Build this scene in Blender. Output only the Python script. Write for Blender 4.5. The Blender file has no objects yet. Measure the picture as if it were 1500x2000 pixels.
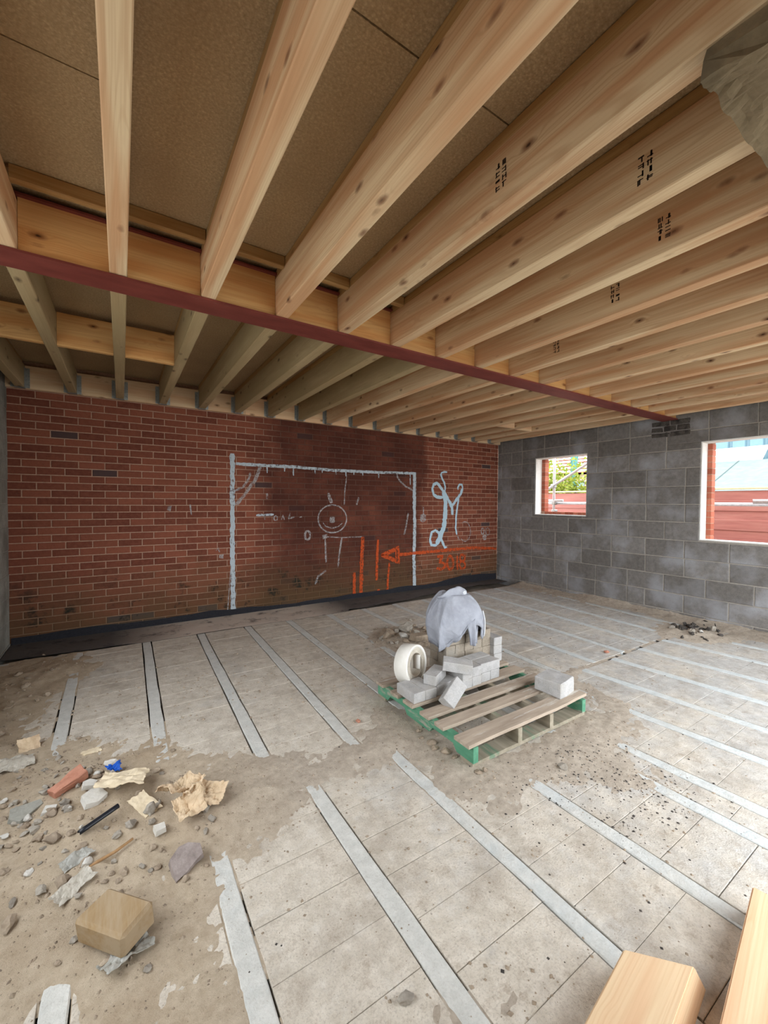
import bpy, bmesh, math, random
import numpy as np
from mathutils import Vector, Matrix, noise as mnoise

# ------------------------------------------------------------------ scene, camera, light
S = bpy.context.scene
COL = S.collection
S.view_settings.view_transform = 'Standard'
S.view_settings.look = 'None'
S.view_settings.gamma = 1.0
S.view_settings.use_curve_mapping = False
S.view_settings.exposure = 2.78
S.cycles.max_bounces = 8
S.cycles.diffuse_bounces = 5
S.cycles.sample_clamp_indirect = 8.0

CAM_H = 1.42
FOCAL_PX = 798.32
ROT = Matrix(((0.8414005818, -0.0070101089, 0.5403664676),
              (-0.5403690087, -0.0235166475, 0.8410994600),
              (0.0068114089, -0.9996988675, -0.0235749664)))
cam_data = bpy.data.cameras.new('camera')
cam_data.sensor_fit = 'HORIZONTAL'
cam_data.sensor_width = 36.0
cam_data.lens = FOCAL_PX / 1500.0 * 36.0
cam_data.clip_start = 0.02
cam = bpy.data.objects.new('camera', cam_data)
m3 = ROT @ Matrix(((1, 0, 0), (0, -1, 0), (0, 0, -1)))
cam.matrix_world = Matrix.Translation((0, 0, CAM_H)) @ m3.to_4x4()
COL.objects.link(cam)
S.camera = cam

world = bpy.data.worlds.new('overcast_sky')
S.world = world
world.use_nodes = True
_bg = world.node_tree.nodes['Background']
_bg.inputs['Color'].default_value = (0.90, 0.95, 1.0, 1)
_bg.inputs['Strength'].default_value = 1.0

def portal(loc, rot, sx, sy):
    l = bpy.data.lights.new('sky_portal', 'AREA')
    l.shape = 'RECTANGLE'; l.size = sx; l.size_y = sy
    l.cycles.is_portal = True
    o = bpy.data.objects.new('sky_portal', l)
    o.location = loc; o.rotation_euler = rot
    COL.objects.link(o)

# room: x -0.92..5.9, y ..5.27, floor z 0, joists 2.50..2.72, deck 2.768
XL, XR, YB, ZJ, ZD = -0.92, 5.90, 5.27, 2.50, 2.768
OPEN_L = (0.50, 2.90)      # unseen opening in the left wall beside the camera (y range)
SILL_L = 0.65  # unseen sill, raised to keep light off the floor beside the wall
YF = -0.35                  # front edge of the roof
portal((XL - 0.12, sum(OPEN_L) / 2, (SILL_L + 2.25) / 2), (0, -math.pi / 2, 0), 2.25 - SILL_L, OPEN_L[1] - OPEN_L[0])
FRONT = (1.30, 5.30)         # opening in the front wall behind the camera (x range), under the lintel
portal((sum(FRONT) / 2, YF - 0.12, 1.1), (math.pi / 2, 0, 0), FRONT[1] - FRONT[0], 2.4)
portal((6.25, 4.0, 1.7), (0, math.pi / 2, 0), 0.95, 0.92)
portal((6.25, 1.5, 1.58), (0, math.pi / 2, 0), 1.2, 1.2)

rng = random.Random(7)

# ------------------------------------------------------------------ helpers
def srgb(r, g, b):
    f = lambda c: (c / 255 / 12.92) if c / 255 <= 0.04045 else ((c / 255 + 0.055) / 1.055) ** 2.4
    return (f(r), f(g), f(b), 1.0)

def project(p):
    q = ROT.transposed() @ (Vector(p) - Vector((0, 0, CAM_H)))
    if q.z < 0.02:
        return None
    return (750 + FOCAL_PX * q.x / q.z, 1000 + FOCAL_PX * q.y / q.z, q.z)

class NT:
    def __init__(s, name):
        s.m = bpy.data.materials.new(name)
        s.m.use_nodes = True
        s.t = s.m.node_tree
        s.t.nodes.clear()
    def n(s, ty, inp=None, **props):
        nd = s.t.nodes.new(ty)
        for k, v in props.items():
            setattr(nd, k, v)
        for k, v in (inp or {}).items():
            s.put(nd.inputs[k], v)
        return nd
    def put(s, sock, v):
        if isinstance(v, bpy.types.NodeSocket):
            s.t.links.new(v, sock)
        else:
            try:
                sock.default_value = v
            except Exception:
                sock.default_value = (v, v, v) if not hasattr(v, '__len__') else v[:3]
    def obj(s):
        return s.n('ShaderNodeTexCoord').outputs['Object']
    def pos(s):
        return s.n('ShaderNodeNewGeometry').outputs['Position']
    def rnd(s):
        return s.n('ShaderNodeObjectInfo').outputs['Random']
    def attr(s, name):
        return s.n('ShaderNodeAttribute', attribute_name=name).outputs['Fac']
    def sep(s, v):
        return s.n('ShaderNodeSeparateXYZ', {0: v}).outputs
    def comb(s, x, y, z):
        return s.n('ShaderNodeCombineXYZ', {0: x, 1: y, 2: z}).outputs[0]
    def vm(s, op, a, b):
        return s.n('ShaderNodeVectorMath', {0: a, 1: b}, operation=op).outputs[0]
    def ma(s, op, a, b=0.0, clamp=False):
        return s.n('ShaderNodeMath', {0: a, 1: b}, operation=op, use_clamp=clamp).outputs[0]
    def noise(s, v, scale, detail=4, rough=0.55, dist=0.0):
        return s.n('ShaderNodeTexNoise', {'Vector': v, 'Scale': scale, 'Detail': detail, 'Roughness': rough, 'Distortion': dist}).outputs['Fac']
    def vor(s, v, scale, feature='F1', out='Distance'):
        return s.n('ShaderNodeTexVoronoi', {'Vector': v, 'Scale': scale}, feature=feature).outputs[out]
    def mr(s, f, a, b, c=0.0, d=1.0, smooth=False):
        return s.n('ShaderNodeMapRange', {0: f, 1: a, 2: b, 3: c, 4: d}, interpolation_type='SMOOTHSTEP' if smooth else 'LINEAR').outputs[0]
    def mix(s, f, a, b, blend='MIX'):
        nd = s.n('ShaderNodeMix', data_type='RGBA', blend_type=blend)
        s.put(nd.inputs[0], f); s.put(nd.inputs[6], a); s.put(nd.inputs[7], b)
        return nd.outputs[2]
    def bump(s, h, strength=0.5, dist=0.01, normal=None):
        i = {'Strength': strength, 'Distance': dist, 'Height': h}
        if normal is not None:
            i['Normal'] = normal
        return s.n('ShaderNodeBump', i).outputs[0]
    def out(s, color, rough=0.8, normal=None, metal=0.0, spec=0.3, alpha=None, trans=None):
        b = s.n('ShaderNodeBsdfPrincipled', {'Base Color': color, 'Roughness': rough, 'Metallic': metal, 'Specular IOR Level': spec})
        if normal is not None:
            s.put(b.inputs['Normal'], normal)
        if alpha is not None:
            s.put(b.inputs['Alpha'], alpha)
        sh = b.outputs[0]
        if trans is not None:
            t = s.n('ShaderNodeBsdfTranslucent', {'Color': color})
            sh = s.n('ShaderNodeMixShader', {0: trans, 1: b.outputs[0], 2: t.outputs[0]}).outputs[0]
        o = s.n('ShaderNodeOutputMaterial')
        s.t.links.new(sh, o.inputs[0])
        return s.m

# ------------------------------------------------------------------ materials
MAT = {}

def pine(name, light, dark, pink, knot, knots=1.0, weather=None):
    g = NT(name)
    r = g.rnd()
    p = g.vm('ADD', g.obj(), g.comb(g.ma('MULTIPLY', r, 17.3), g.ma('MULTIPLY', r, 53.1), g.ma('MULTIPLY', r, 29.7)))
    kd = g.vor(g.vm('MULTIPLY', p, (9.0, 4.2, 9.0)), 1.0)
    kz = g.mr(kd, 0.0, 0.34, 1.0, 0.0, True)
    wob = g.noise(g.vm('MULTIPLY', p, (1, 0.5, 1)), 6.0, 2, 0.5)
    ringf = g.noise(g.vm('MULTIPLY', p, (1, 0.035, 1)), 9.0, 1.0, 0.4)
    ring = g.ma('SINE', g.ma('ADD', g.ma('ADD', g.ma('MULTIPLY', ringf, 150.0), g.ma('MULTIPLY', kz, 9.0)), g.ma('MULTIPLY', wob, 5.0)))
    ring = g.mr(ring, 0.1, 1.0)
    streak = g.noise(g.vm('MULTIPLY', p, (1, 0.012, 1)), 130.0, 3, 0.6)
    broad = g.noise(g.vm('MULTIPLY', p, (1, 0.06, 1)), 14.0, 2, 0.5)
    tone = g.noise(g.vm('MULTIPLY', p, (1, 0.3, 1)), 3.0, 2, 0.5)
    c = g.mix(g.mr(broad, 0.40, 0.60), light, pink)
    c = g.mix(g.ma('MULTIPLY', ring, g.mr(tone, 0.35, 0.65, 0.08, 0.34)), c, dark)
    c = g.mix(g.mr(streak, 0.45, 0.8, 0.0, 0.4), c, dark)
    hsv = g.n('ShaderNodeHueSaturation', {'Color': c, 'Value': g.mr(r, 0, 1, 0.88, 1.08)}).outputs[0]
    c = g.mix(g.mr(tone, 0.3, 0.7, 0.0, 0.15), hsv, dark)
    if weather:
        wn = g.noise(g.vm('MULTIPLY', p, (1, 0.2, 1)), 8.0, 4, 0.6)
        c = g.mix(g.mr(wn, 0.3, 0.6, 0.25, 0.9), c, weather)
    kn = g.noise(p, 34.0, 3, 0.6)
    kd2 = g.ma('ADD', kd, g.ma('MULTIPLY', g.ma('SUBTRACT', kn, 0.5), 0.07))
    c = g.mix(g.mr(kd2, 0.07, 0.17, 0.7 * knots, 0.0), c, knot)
    c = g.mix(g.mr(kd2, 0.02, 0.06, 0.9 * knots, 0.0), c, srgb(52, 30, 18))
    nrm = g.bump(g.ma('ADD', g.ma('MULTIPLY', streak, 0.6), g.ma('MULTIPLY', ring, 0.3)), 0.2, 0.0015)
    MAT[name] = g.out(c, 0.62, nrm, spec=0.25)

pine('pine', srgb(228, 204, 166), srgb(178, 132, 92), srgb(208, 164, 124), srgb(108, 60, 36))
pine('pine_warm', srgb(226, 182, 122), srgb(178, 116, 62), srgb(214, 158, 98), srgb(120, 62, 30))
pine('pine_pale', srgb(230, 202, 164), srgb(198, 152, 110), srgb(224, 184, 146), srgb(112, 68, 40), 0.9)
pine('pine_weathered', srgb(200, 178, 140), srgb(134, 110, 76), srgb(180, 154, 116), srgb(70, 52, 34), 0.9, srgb(166, 147, 110))
pine('firring', srgb(190, 158, 108), srgb(140, 98, 54), srgb(172, 134, 86), srgb(90, 56, 30), 0.4)

def m_deck():
    g = NT('chipboard'); p = g.pos()
    n1 = g.noise(p, 95.0, 4, 0.65); n2 = g.noise(p, 3.0, 3, 0.5); n3 = g.vor(g.vm('MULTIPLY', p, (1, 1.6, 1)), 110.0)
    c = g.mix(g.mr(n1, 0.3, 0.7), srgb(156, 131, 95), srgb(202, 176, 139))
    c = g.mix(g.mr(n3, 0.2, 0.75, 0.0, 0.5), c, srgb(156, 132, 98))
    c = g.mix(g.mr(n2, 0.35, 0.7, 0.0, 0.35), c, srgb(148, 124, 94))
    MAT['deck'] = g.out(c, 0.85, g.bump(g.ma('ADD', n1, n3), 0.5, 0.004))
m_deck()

def m_brick(name, base_a, base_b, interior=True):
    g = NT(name); p = g.pos(); t = g.attr('tint')
    x, y, z = g.sep(p)[0:3]
    sp = g.noise(p, 120.0, 4, 0.7); bl = g.noise(p, 22.0, 3, 0.6)
    c = g.mix(g.mr(t, 0.15, 0.9), base_a, base_b)
    c = g.mix(g.mr(sp, 0.56, 0.72, 0.0, 0.65), c, srgb(64, 32, 26))
    c = g.mix(g.mr(bl, 0.4, 0.75, 0.0, 0.35), c, srgb(150, 92, 72))
    dk = g.ma('LESS_THAN', t, 0.1)
    c = g.mix(g.ma('MULTIPLY', dk, 0.85), c, srgb(74, 62, 62))
    vd = g.ma('LESS_THAN', t, -0.5)
    c = g.mix(vd, c, srgb(66, 68, 78))
    if interior:
        # old water stain across the middle of the wall and green-brown grime near the base
        w = g.noise(p, 1.3, 5, 0.6)
        wx = g.ma('ADD', x, g.ma('MULTIPLY', g.ma('SUBTRACT', w, 0.5), 0.9))
        inx = g.ma('MULTIPLY', g.mr(wx, 1.35, 1.75), g.mr(wx, 4.2, 4.05))
        st = g.ma('MULTIPLY', inx, g.mr(g.noise(p, 2.6, 5, 0.65), 0.25, 0.6, 0.35, 0.85))
        c = g.mix(st, c, srgb(70, 38, 30))
        gz = g.ma('ADD', z, g.ma('MULTIPLY', g.ma('SUBTRACT', g.noise(p, 2.2, 5, 0.65), 0.5), 0.9))
        c = g.mix(g.mr(gz, 0.75, 0.1, 0.0, 0.75), c, srgb(92, 72, 48))
        blk = g.noise(p, 4.5, 5, 0.7)
        c = g.mix(g.ma('MULTIPLY', g.mr(blk, 0.56, 0.66), g.mr(gz, 0.75, 0.3)), c, srgb(44, 42, 34))
        ef = g.noise(g.vm('MULTIPLY', p, (1, 1, 2.0)), 5.5, 5, 0.75)
        c = g.mix(g.mr(ef, 0.66, 0.8, 0.0, 0.4), c, srgb(170, 150, 136))
    MAT[name] = g.out(c, 0.85, g.bump(g.ma('ADD', sp, bl), 0.4, 0.004), spec=0.2)
m_brick('brick', srgb(106, 58, 44), srgb(140, 82, 62))
m_brick('brick_outer', srgb(150, 78, 58), srgb(196, 120, 96), False)

def m_mortar():
    g = NT('mortar'); p = g.pos(); x, y, z = g.sep(p)[0:3]
    w = g.noise(p, 1.3, 5, 0.6)
    wx = g.ma('ADD', x, g.ma('MULTIPLY', g.ma('SUBTRACT', w, 0.5), 0.9))
    inx = g.ma('MULTIPLY', g.mr(wx, 1.35, 1.75), g.mr(wx, 4.2, 4.05))
    n = g.noise(p, 60.0, 4, 0.6)
    c = g.mix(g.mr(n, 0.3, 0.7), srgb(160, 124, 104), srgb(186, 150, 128))
    c = g.mix(g.ma('MULTIPLY', inx, 0.85), c, srgb(78, 46, 36))
    gz = g.ma('ADD', z, g.ma('MULTIPLY', g.ma('SUBTRACT', g.noise(p, 2.2, 5, 0.65), 0.5), 0.9))
    c = g.mix(g.mr(gz, 0.75, 0.1, 0.0, 0.8), c, srgb(110, 86, 60))
    MAT['mortar'] = g.out(c, 0.9, g.bump(n, 0.4, 0.004))
m_mortar()

def concrete(name, a, b, fine=90.0, blotch=None, bl_scale=3.0, tint=False, bump=0.5, pits=0.0, dist=0.004):
    g = NT(name); p = g.pos()
    n1 = g.noise(p, fine, 5, 0.7); n2 = g.noise(p, bl_scale, 4, 0.55); n3 = g.noise(p, fine * 0.2, 4, 0.6)
    f = g.mr(g.ma('ADD', g.ma('MULTIPLY', n1, 0.5), g.ma('MULTIPLY', n3, 0.5)), 0.32, 0.68)
    c = g.mix(f, a, b)
    if blotch:
        c = g.mix(g.mr(n2, 0.48, 0.68, 0.0, 0.8), c, blotch)
    if tint:
        c = g.mix(1.0, c, g.mix(g.attr('tint'), (0.70, 0.69, 0.68, 1), (1.22, 1.24, 1.28, 1)), 'MULTIPLY')
    h = g.ma('ADD', n1, g.ma('MULTIPLY', n3, 1.2))
    if pits:
        v = g.vor(p, fine * 0.5)
        pm = g.mr(v, 0.1, 0.22, 1.0, 0.0)
        c = g.mix(g.ma('MULTIPLY', pm, pits), c, srgb(60, 56, 52))
        h = g.ma('SUBTRACT', h, g.ma('MULTIPLY', pm, pits))
    MAT[name] = g.out(c, 0.9, g.bump(h, bump, dist), spec=0.2)
concrete('block', srgb(106, 102, 98), srgb(142, 137, 131), 110.0, srgb(164, 164, 166), 2.4, True, 0.6, 0.25)
concrete('block_mortar', srgb(140, 134, 126), srgb(172, 166, 156), 80.0)
concrete('render', srgb(130, 128, 120), srgb(168, 166, 156), 70.0, srgb(110, 106, 98), 2.0)
concrete('lintel', srgb(112, 98, 76), srgb(146, 130, 104), 40.0, srgb(96, 88, 72), 6.0, False, 0.8)
concrete('concrete_brick', srgb(158, 156, 154), srgb(194, 192, 190), 110.0, srgb(176, 172, 166), 9.0, False, 0.5, 0.15)
concrete('brown_brick', srgb(136, 126, 112), srgb(172, 160, 144), 90.0, srgb(150, 144, 134), 9.0, False, 0.7, 0.2)
concrete('rock', srgb(140, 132, 120), srgb(186, 178, 166), 70.0, srgb(122, 114, 104), 12.0, False, 0.7)
concrete('rock_brown', srgb(140, 124, 106), srgb(180, 164, 144), 70.0, srgb(124, 110, 96), 12.0, False, 0.7)
concrete('rock_dark', srgb(52, 48, 46), srgb(100, 94, 88), 70.0, srgb(40, 38, 36), 12.0, False, 0.7)
concrete('stone_purple', srgb(122, 110, 106), srgb(166, 154, 148), 80.0, srgb(138, 122, 116), 10.0, False, 0.8)
concrete('plaster_white', srgb(190, 186, 178), srgb(214, 210, 202), 60.0, srgb(196, 190, 178), 14.0, False, 0.6)
concrete('red_clay', srgb(168, 112, 90), srgb(196, 144, 122), 80.0, srgb(190, 130, 104), 14.0, False, 0.5)
concrete('dusty_ledge', srgb(150, 136, 122), srgb(182, 168, 152), 60.0, srgb(120, 110, 100), 4.0, False, 0.6)
concrete('outside_ground', srgb(150, 146, 138), srgb(178, 174, 166), 20.0, srgb(130, 126, 118), 0.7)

def dust_zone(g, x, y, n2, n4):
    # sand trodden over the left and near part of the slab
    zone = g.mr(g.ma('ADD', x, g.ma('MULTIPLY', y, -0.25)), 3.4, 0.4, 0.0, 1.0)
    n = g.ma('ADD', g.ma('MULTIPLY', n2, 0.55), g.ma('MULTIPLY', n4, 0.45))
    return g.mr(g.ma('ADD', n, g.ma('MULTIPLY', zone, 0.22)), 0.46, 0.68)

def m_floor(name, a, b, dust_amt, dark=True):
    g = NT(name); p = g.pos(); x, y, z = g.sep(p)[0:3]
    n1 = g.noise(p, 130.0, 5, 0.7); n2 = g.noise(p, 2.1, 5, 0.6); n3 = g.noise(p, 17.0, 5, 0.65); n4 = g.noise(p, 6.5, 5, 0.7)
    c = g.mix(g.mr(n3, 0.3, 0.7), a, b)
    d = dust_zone(g, x, y, n2, n4)
    dust = g.mix(g.mr(n3, 0.3, 0.7), srgb(200, 189, 172), srgb(224, 214, 199))
    c = g.mix(g.ma('MULTIPLY', d, dust_amt), c, dust)
    c = g.mix(g.mr(n1, 0.5, 0.75, 0.0, 0.5 if dark else 0.22), c, srgb(120, 108, 96))
    if dark:
        sm = g.noise(g.vm('ADD', p, (9, 4, 0)), 3.4, 6, 0.72)
        c = g.mix(g.mr(sm, 0.48, 0.72, 0.0, 0.65), c, srgb(150, 138, 124))
        pk = g.noise(g.vm('ADD', p, (3, 17, 0)), 11.0, 6, 0.78)
        c = g.mix(g.mr(pk, 0.54, 0.66, 0.0, 0.55), c, srgb(156, 140, 122))
        c = g.mix(g.mr(pk, 0.46, 0.34, 0.0, 0.5), c, srgb(222, 216, 206))
        sp = g.vor(p, 26.0)
        c = g.mix(g.ma('MULTIPLY', g.mr(sp, 0.05, 0.13, 0.6, 0.0), g.mr(n4, 0.5, 0.6)), c, srgb(96, 86, 78))
    MAT[name] = g.out(c, 0.9, g.bump(g.ma('ADD', n1, g.ma('ADD', g.ma('MULTIPLY', n3, 1.6), g.ma('MULTIPLY', n4, 2.0))), 0.6, 0.006), spec=0.2)
m_floor('floor_block', srgb(176, 173, 168), srgb(206, 203, 198), 0.9)
m_floor('floor_beam', srgb(192, 198, 198), srgb(216, 220, 219), 0.4, False)

def m_dirt():
    g = NT('sand_dirt'); p = g.pos(); x, y, z = g.sep(p)[0:3]
    n1 = g.noise(p, 150.0, 5, 0.75); n2 = g.noise(p, 3.0, 5, 0.6); n3 = g.noise(p, 28.0, 5, 0.7); v = g.vor(p, 75.0)
    c = g.mix(g.mr(n3, 0.3, 0.7), srgb(188, 169, 144), srgb(216, 199, 175))
    c = g.mix(g.mr(n2, 0.45, 0.7, 0.0, 0.6), c, srgb(176, 154, 128))
    c = g.mix(g.mr(n1, 0.55, 0.75, 0.0, 0.5), c, srgb(116, 96, 78))
    grey = g.mr(x, 0.15, 0.8)
    c = g.mix(g.ma('MULTIPLY', grey, 0.85), c, g.mix(g.mr(n3, 0.3, 0.7), srgb(172, 159, 145), srgb(212, 200, 184)))
    n5 = g.noise(p, 420.0, 4, 0.8)
    h = g.ma('ADD', g.ma('ADD', n1, g.ma('MULTIPLY', n5, 0.8)), g.ma('ADD', g.ma('MULTIPLY', n3, 0.5), g.ma('MULTIPLY', g.noise(p, 11.0, 4, 0.6), 1.2)))
    MAT['sand_dirt'] = g.out(c, 0.95, g.bump(h, 0.8, 0.006), spec=0.1)
m_dirt()

def simple(name, a, b=None, scale=20.0, rough=0.7, metal=0.0, bump=0.3, dist=0.002, spec=0.3, stretch=(1, 1, 1), space='obj', wear=None, wear_t=(0.58, 0.7), wear_s=8.0, trans=None):
    g = NT(name); p = g.obj() if space == 'obj' else g.pos()
    q = g.vm('MULTIPLY', p, stretch)
    n = g.noise(q, scale, 4, 0.6)
    c = g.mix(g.mr(n, 0.3, 0.7), a, b or a)
    if wear:
        w = g.noise(g.vm('MULTIPLY', g.pos(), stretch), wear_s, 6, 0.72)
        c = g.mix(g.mr(w, wear_t[0], wear_t[1]), c, wear)
    MAT[name] = g.out(c, rough, g.bump(n, bump, dist), metal, spec, None, trans)
simple('red_oxide', srgb(108, 50, 44), srgb(128, 64, 56), 14.0, 0.5, 0, 0.2, stretch=(0.3, 1, 1), space='pos', wear=srgb(140, 104, 92), wear_t=(0.66, 0.76), wear_s=9.0)
simple('galvanised', srgb(140, 144, 142), srgb(176, 180, 178), 40.0, 0.45, 0.6)
simple('tube_steel', srgb(176, 180, 184), srgb(206, 210, 214), 30.0, 0.4, 0.35)
simple('pallet_wood', srgb(150, 134, 118), srgb(186, 170, 152), 26.0, 0.85, 0, 0.5, stretch=(0.12, 1, 1), space='pos', wear=srgb(206, 200, 190), wear_t=(0.56, 0.66), wear_s=16.0)
simple('pallet_side', srgb(132, 124, 106), srgb(164, 154, 136), 26.0, 0.85, 0, 0.5, stretch=(1, 0.12, 1), space='pos', wear=srgb(104, 132, 108), wear_t=(0.56, 0.66), wear_s=6.0)
simple('pallet_green', srgb(74, 130, 102), srgb(100, 156, 126), 18.0, 0.7, 0, 0.4, stretch=(1, 0.3, 1), space='pos', wear=srgb(158, 158, 142), wear_t=(0.54, 0.62), wear_s=13.0)
simple('white_roll', srgb(222, 218, 208), srgb(238, 235, 228), 10.0, 0.55)
simple('roll_layers', srgb(196, 188, 174), srgb(222, 214, 200), 30.0, 0.7)
simple('black_plastic', srgb(26, 27, 32), srgb(40, 42, 50), 12.0, 0.35)
simple('blue_plastic', srgb(14, 74, 168), srgb(30, 96, 196), 30.0, 0.45)
simple('cardboard', srgb(196, 172, 140), srgb(220, 198, 168), 24.0, 0.85, 0, 0.4, stretch=(1, 0.4, 1), wear=srgb(176, 146, 118), wear_t=(0.5, 0.72), wear_s=10.0)
simple('cardboard_pale', srgb(216, 198, 166), srgb(232, 216, 188), 24.0, 0.85, 0, 0.4)
simple('clear_film', srgb(186, 184, 176), srgb(208, 207, 200), 40.0, 0.3, 0, 0.5, trans=0.4)
simple('dusty_film', srgb(166, 158, 144), srgb(192, 186, 174), 40.0, 0.5, 0, 0.5)
simple('offcut', srgb(136, 108, 70), srgb(156, 128, 88), 30.0, 0.8, 0, 0.4, stretch=(1, 0.1, 1), wear=srgb(164, 144, 116), wear_t=(0.42, 0.6), wear_s=9.0)
simple('stick', srgb(150, 116, 80), srgb(178, 142, 102), 30.0, 0.8)
simple('charred', srgb(32, 30, 30), srgb(66, 60, 56), 30.0, 0.8)
simple('fence_red', srgb(140, 86, 78), srgb(164, 106, 96), 14.0, 0.75, 0, 0.4, stretch=(1, 0.1, 1), space='pos', wear=srgb(164, 116, 104), wear_t=(0.5, 0.75))
simple('fence_cap', srgb(196, 170, 132), srgb(212, 188, 152), 14.0, 0.75)
simple('mint_felt', srgb(96, 116, 112), srgb(108, 127, 123), 8.0, 0.85, space='pos')
simple('felt_seam', srgb(62, 72, 72), srgb(70, 80, 80), 8.0, 0.85, space='pos')
simple('white_board', srgb(226, 224, 216), srgb(238, 236, 228), 5.0, 0.7, wear=srgb(204, 196, 160), wear_t=(0.6, 0.72))
simple('blue_metal', srgb(100, 128, 138), srgb(112, 140, 150), 3.0, 0.5)
simple('lit_reveal', srgb(226, 224, 218), srgb(240, 238, 232), 18.0, 0.8)  # white carries the sky light that falls on the block reveals
simple('terracotta', srgb(140, 84, 68), srgb(158, 100, 82), 6.0, 0.8)
simple('house_wall', srgb(168, 134, 120), srgb(182, 150, 136), 6.0, 0.85)
simple('teal_net', srgb(84, 140, 136), srgb(110, 158, 152), 30.0, 0.8, trans=0.3)
simple('bark', srgb(92, 72, 52), srgb(120, 98, 74), 12.0, 0.9)
simple('stamp_ink', srgb(34, 24, 18), srgb(58, 40, 28), 60.0, 0.8)

def m_leaf():
    g = NT('leaf'); r = g.noise(g.pos(), 6.0, 3)
    c = g.mix(g.mr(r, 0.3, 0.7), srgb(92, 116, 36), srgb(158, 160, 62))
    MAT['leaf'] = g.out(c, 0.6, trans=0.35)
m_leaf()

def m_fabric():
    g = NT('grey_fleece'); p = g.pos()
    n = g.noise(p, 9.0, 4, 0.6); w = g.noise(p, 300.0, 2, 0.5)
    c = g.mix(g.mr(n, 0.3, 0.7), srgb(146, 149, 158), srgb(172, 175, 184))
    d = g.noise(p, 5.0, 5, 0.7)
    c = g.mix(g.mr(d, 0.58, 0.72, 0.0, 0.5), c, srgb(128, 126, 136))
    wr = g.noise(g.vm('MULTIPLY', p, (1, 1, 0.6)), 16.0, 3, 0.5, 1.2)
    MAT['grey_fleece'] = g.out(c, 0.95, g.bump(g.ma('ADD', g.ma('MULTIPLY', w, 0.3), g.ma('MULTIPLY', wr, 3.0)), 0.5, 0.006), spec=0.1)
m_fabric()
simple('white_stripe', srgb(214, 216, 220), srgb(228, 230, 232), 30.0, 0.9, space='pos')

def m_membrane():
    g = NT('membrane'); p = g.pos()
    nz = g.ma('ABSOLUTE', g.sep(g.n('ShaderNodeNewGeometry').outputs['Normal'])[2])
    x = g.sep(p)[0]
    n = g.noise(p, 5.0, 6, 0.7); f = g.noise(p, 60.0, 4, 0.6)
    d = g.mr(g.ma('ADD', g.ma('MULTIPLY', nz, 0.42), n), 0.70, 0.88)
    side = g.ma('MULTIPLY', g.mr(x, -0.1, 0.6), g.mr(x, 2.6, 2.0))
    c = g.mix(g.ma('MULTIPLY', d, g.mr(side, 0, 1, 0.15, 1.0)), g.mix(f, srgb(30, 30, 34), srgb(54, 54, 60)), srgb(208, 194, 180))
    hb = g.ma('ADD', g.noise(p, 130.0, 5, 0.7), g.ma('ADD', g.ma('MULTIPLY', g.noise(p, 17.0, 5, 0.65), 1.6), g.ma('MULTIPLY', n, 2.0)))
    MAT['membrane'] = g.out(c, 0.8, g.bump(hb, 0.6, 0.007), spec=0.2)
m_membrane()

def m_paint(name, col, lo, hi, top=1.0):
    g = NT(name); p = g.pos()
    n = g.noise(p, 26.0, 5, 0.7); b = g.noise(p, 2.4, 2)
    a = g.ma('MULTIPLY', g.mr(g.ma('ADD', n, g.ma('MULTIPLY', b, 0.3)), lo, hi), top)
    MAT[name] = g.out(col, 0.8, None, 0, 0.2, alpha=a)
m_paint('paint_white', srgb(190, 200, 206), 0.46, 0.64, 0.92)
m_paint('paint_blue_white', srgb(186, 210, 222), 0.38, 0.52, 0.95)
m_paint('paint_faint', srgb(196, 190, 188), 0.44, 0.84, 0.8)
m_paint('paint_orange', srgb(204, 86, 42), 0.36, 0.70, 0.85)

# ------------------------------------------------------------------ mesh helpers
def link(name, me, mat=None, parent=None, loc=(0, 0, 0), rot=(0, 0, 0), scale=None):
    o = bpy.data.objects.new(name, me)
    COL.objects.link(o)
    if mat is not None and me is not None and len(me.materials) == 0:
        me.materials.append(MAT[mat])
    o.location = loc
    o.rotation_euler = rot
    if scale is not None:
        o.scale = scale
    if parent is not None:
        o.parent = parent
    return o

def tag(o, label=None, cat=None, group=None, kind=None):
    for k, v in (('label', label), ('category', cat), ('group', group), ('kind', kind)):
        if v:
            o[k] = v
    return o

def mesh(name, verts, faces, smooth=False, tints=None):
    me = bpy.data.meshes.new(name)
    me.from_pydata([tuple(v) for v in verts], [], faces)
    me.update()
    if smooth:
        me.polygons.foreach_set('use_smooth', [True] * len(me.polygons))
    if tints is not None:
        a = me.attributes.new('tint', 'FLOAT', 'POINT')
        a.data.foreach_set('value', tints)
    return me

class MB:
    """collects shapes into one mesh"""
    def __init__(s):
        s.v = []; s.f = []; s.t = []
    def add(s, vs, fs, tint=0.5):
        k = len(s.v)
        s.v += [tuple(v) for v in vs]
        s.f += [tuple(i + k for i in f) for f in fs]
        s.t += [tint] * len(vs)
        return s
    def box(s, x0, x1, y0, y1, z0, z1, tint=0.5):
        return s.add([(x0, y0, z0), (x1, y0, z0), (x1, y1, z0), (x0, y1, z0), (x0, y0, z1), (x1, y0, z1), (x1, y1, z1), (x0, y1, z1)], BOXF, tint)
    def build(s, name, mat, parent=None, smooth=False, tint=False, **kw):
        return link(name, mesh(name, s.v, s.f, smooth, s.t if tint else None), mat, parent, **kw)

BOXF = [(0, 3, 2, 1), (4, 5, 6, 7), (0, 1, 5, 4), (1, 2, 6, 5), (2, 3, 7, 6), (3, 0, 4, 7)]

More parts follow.
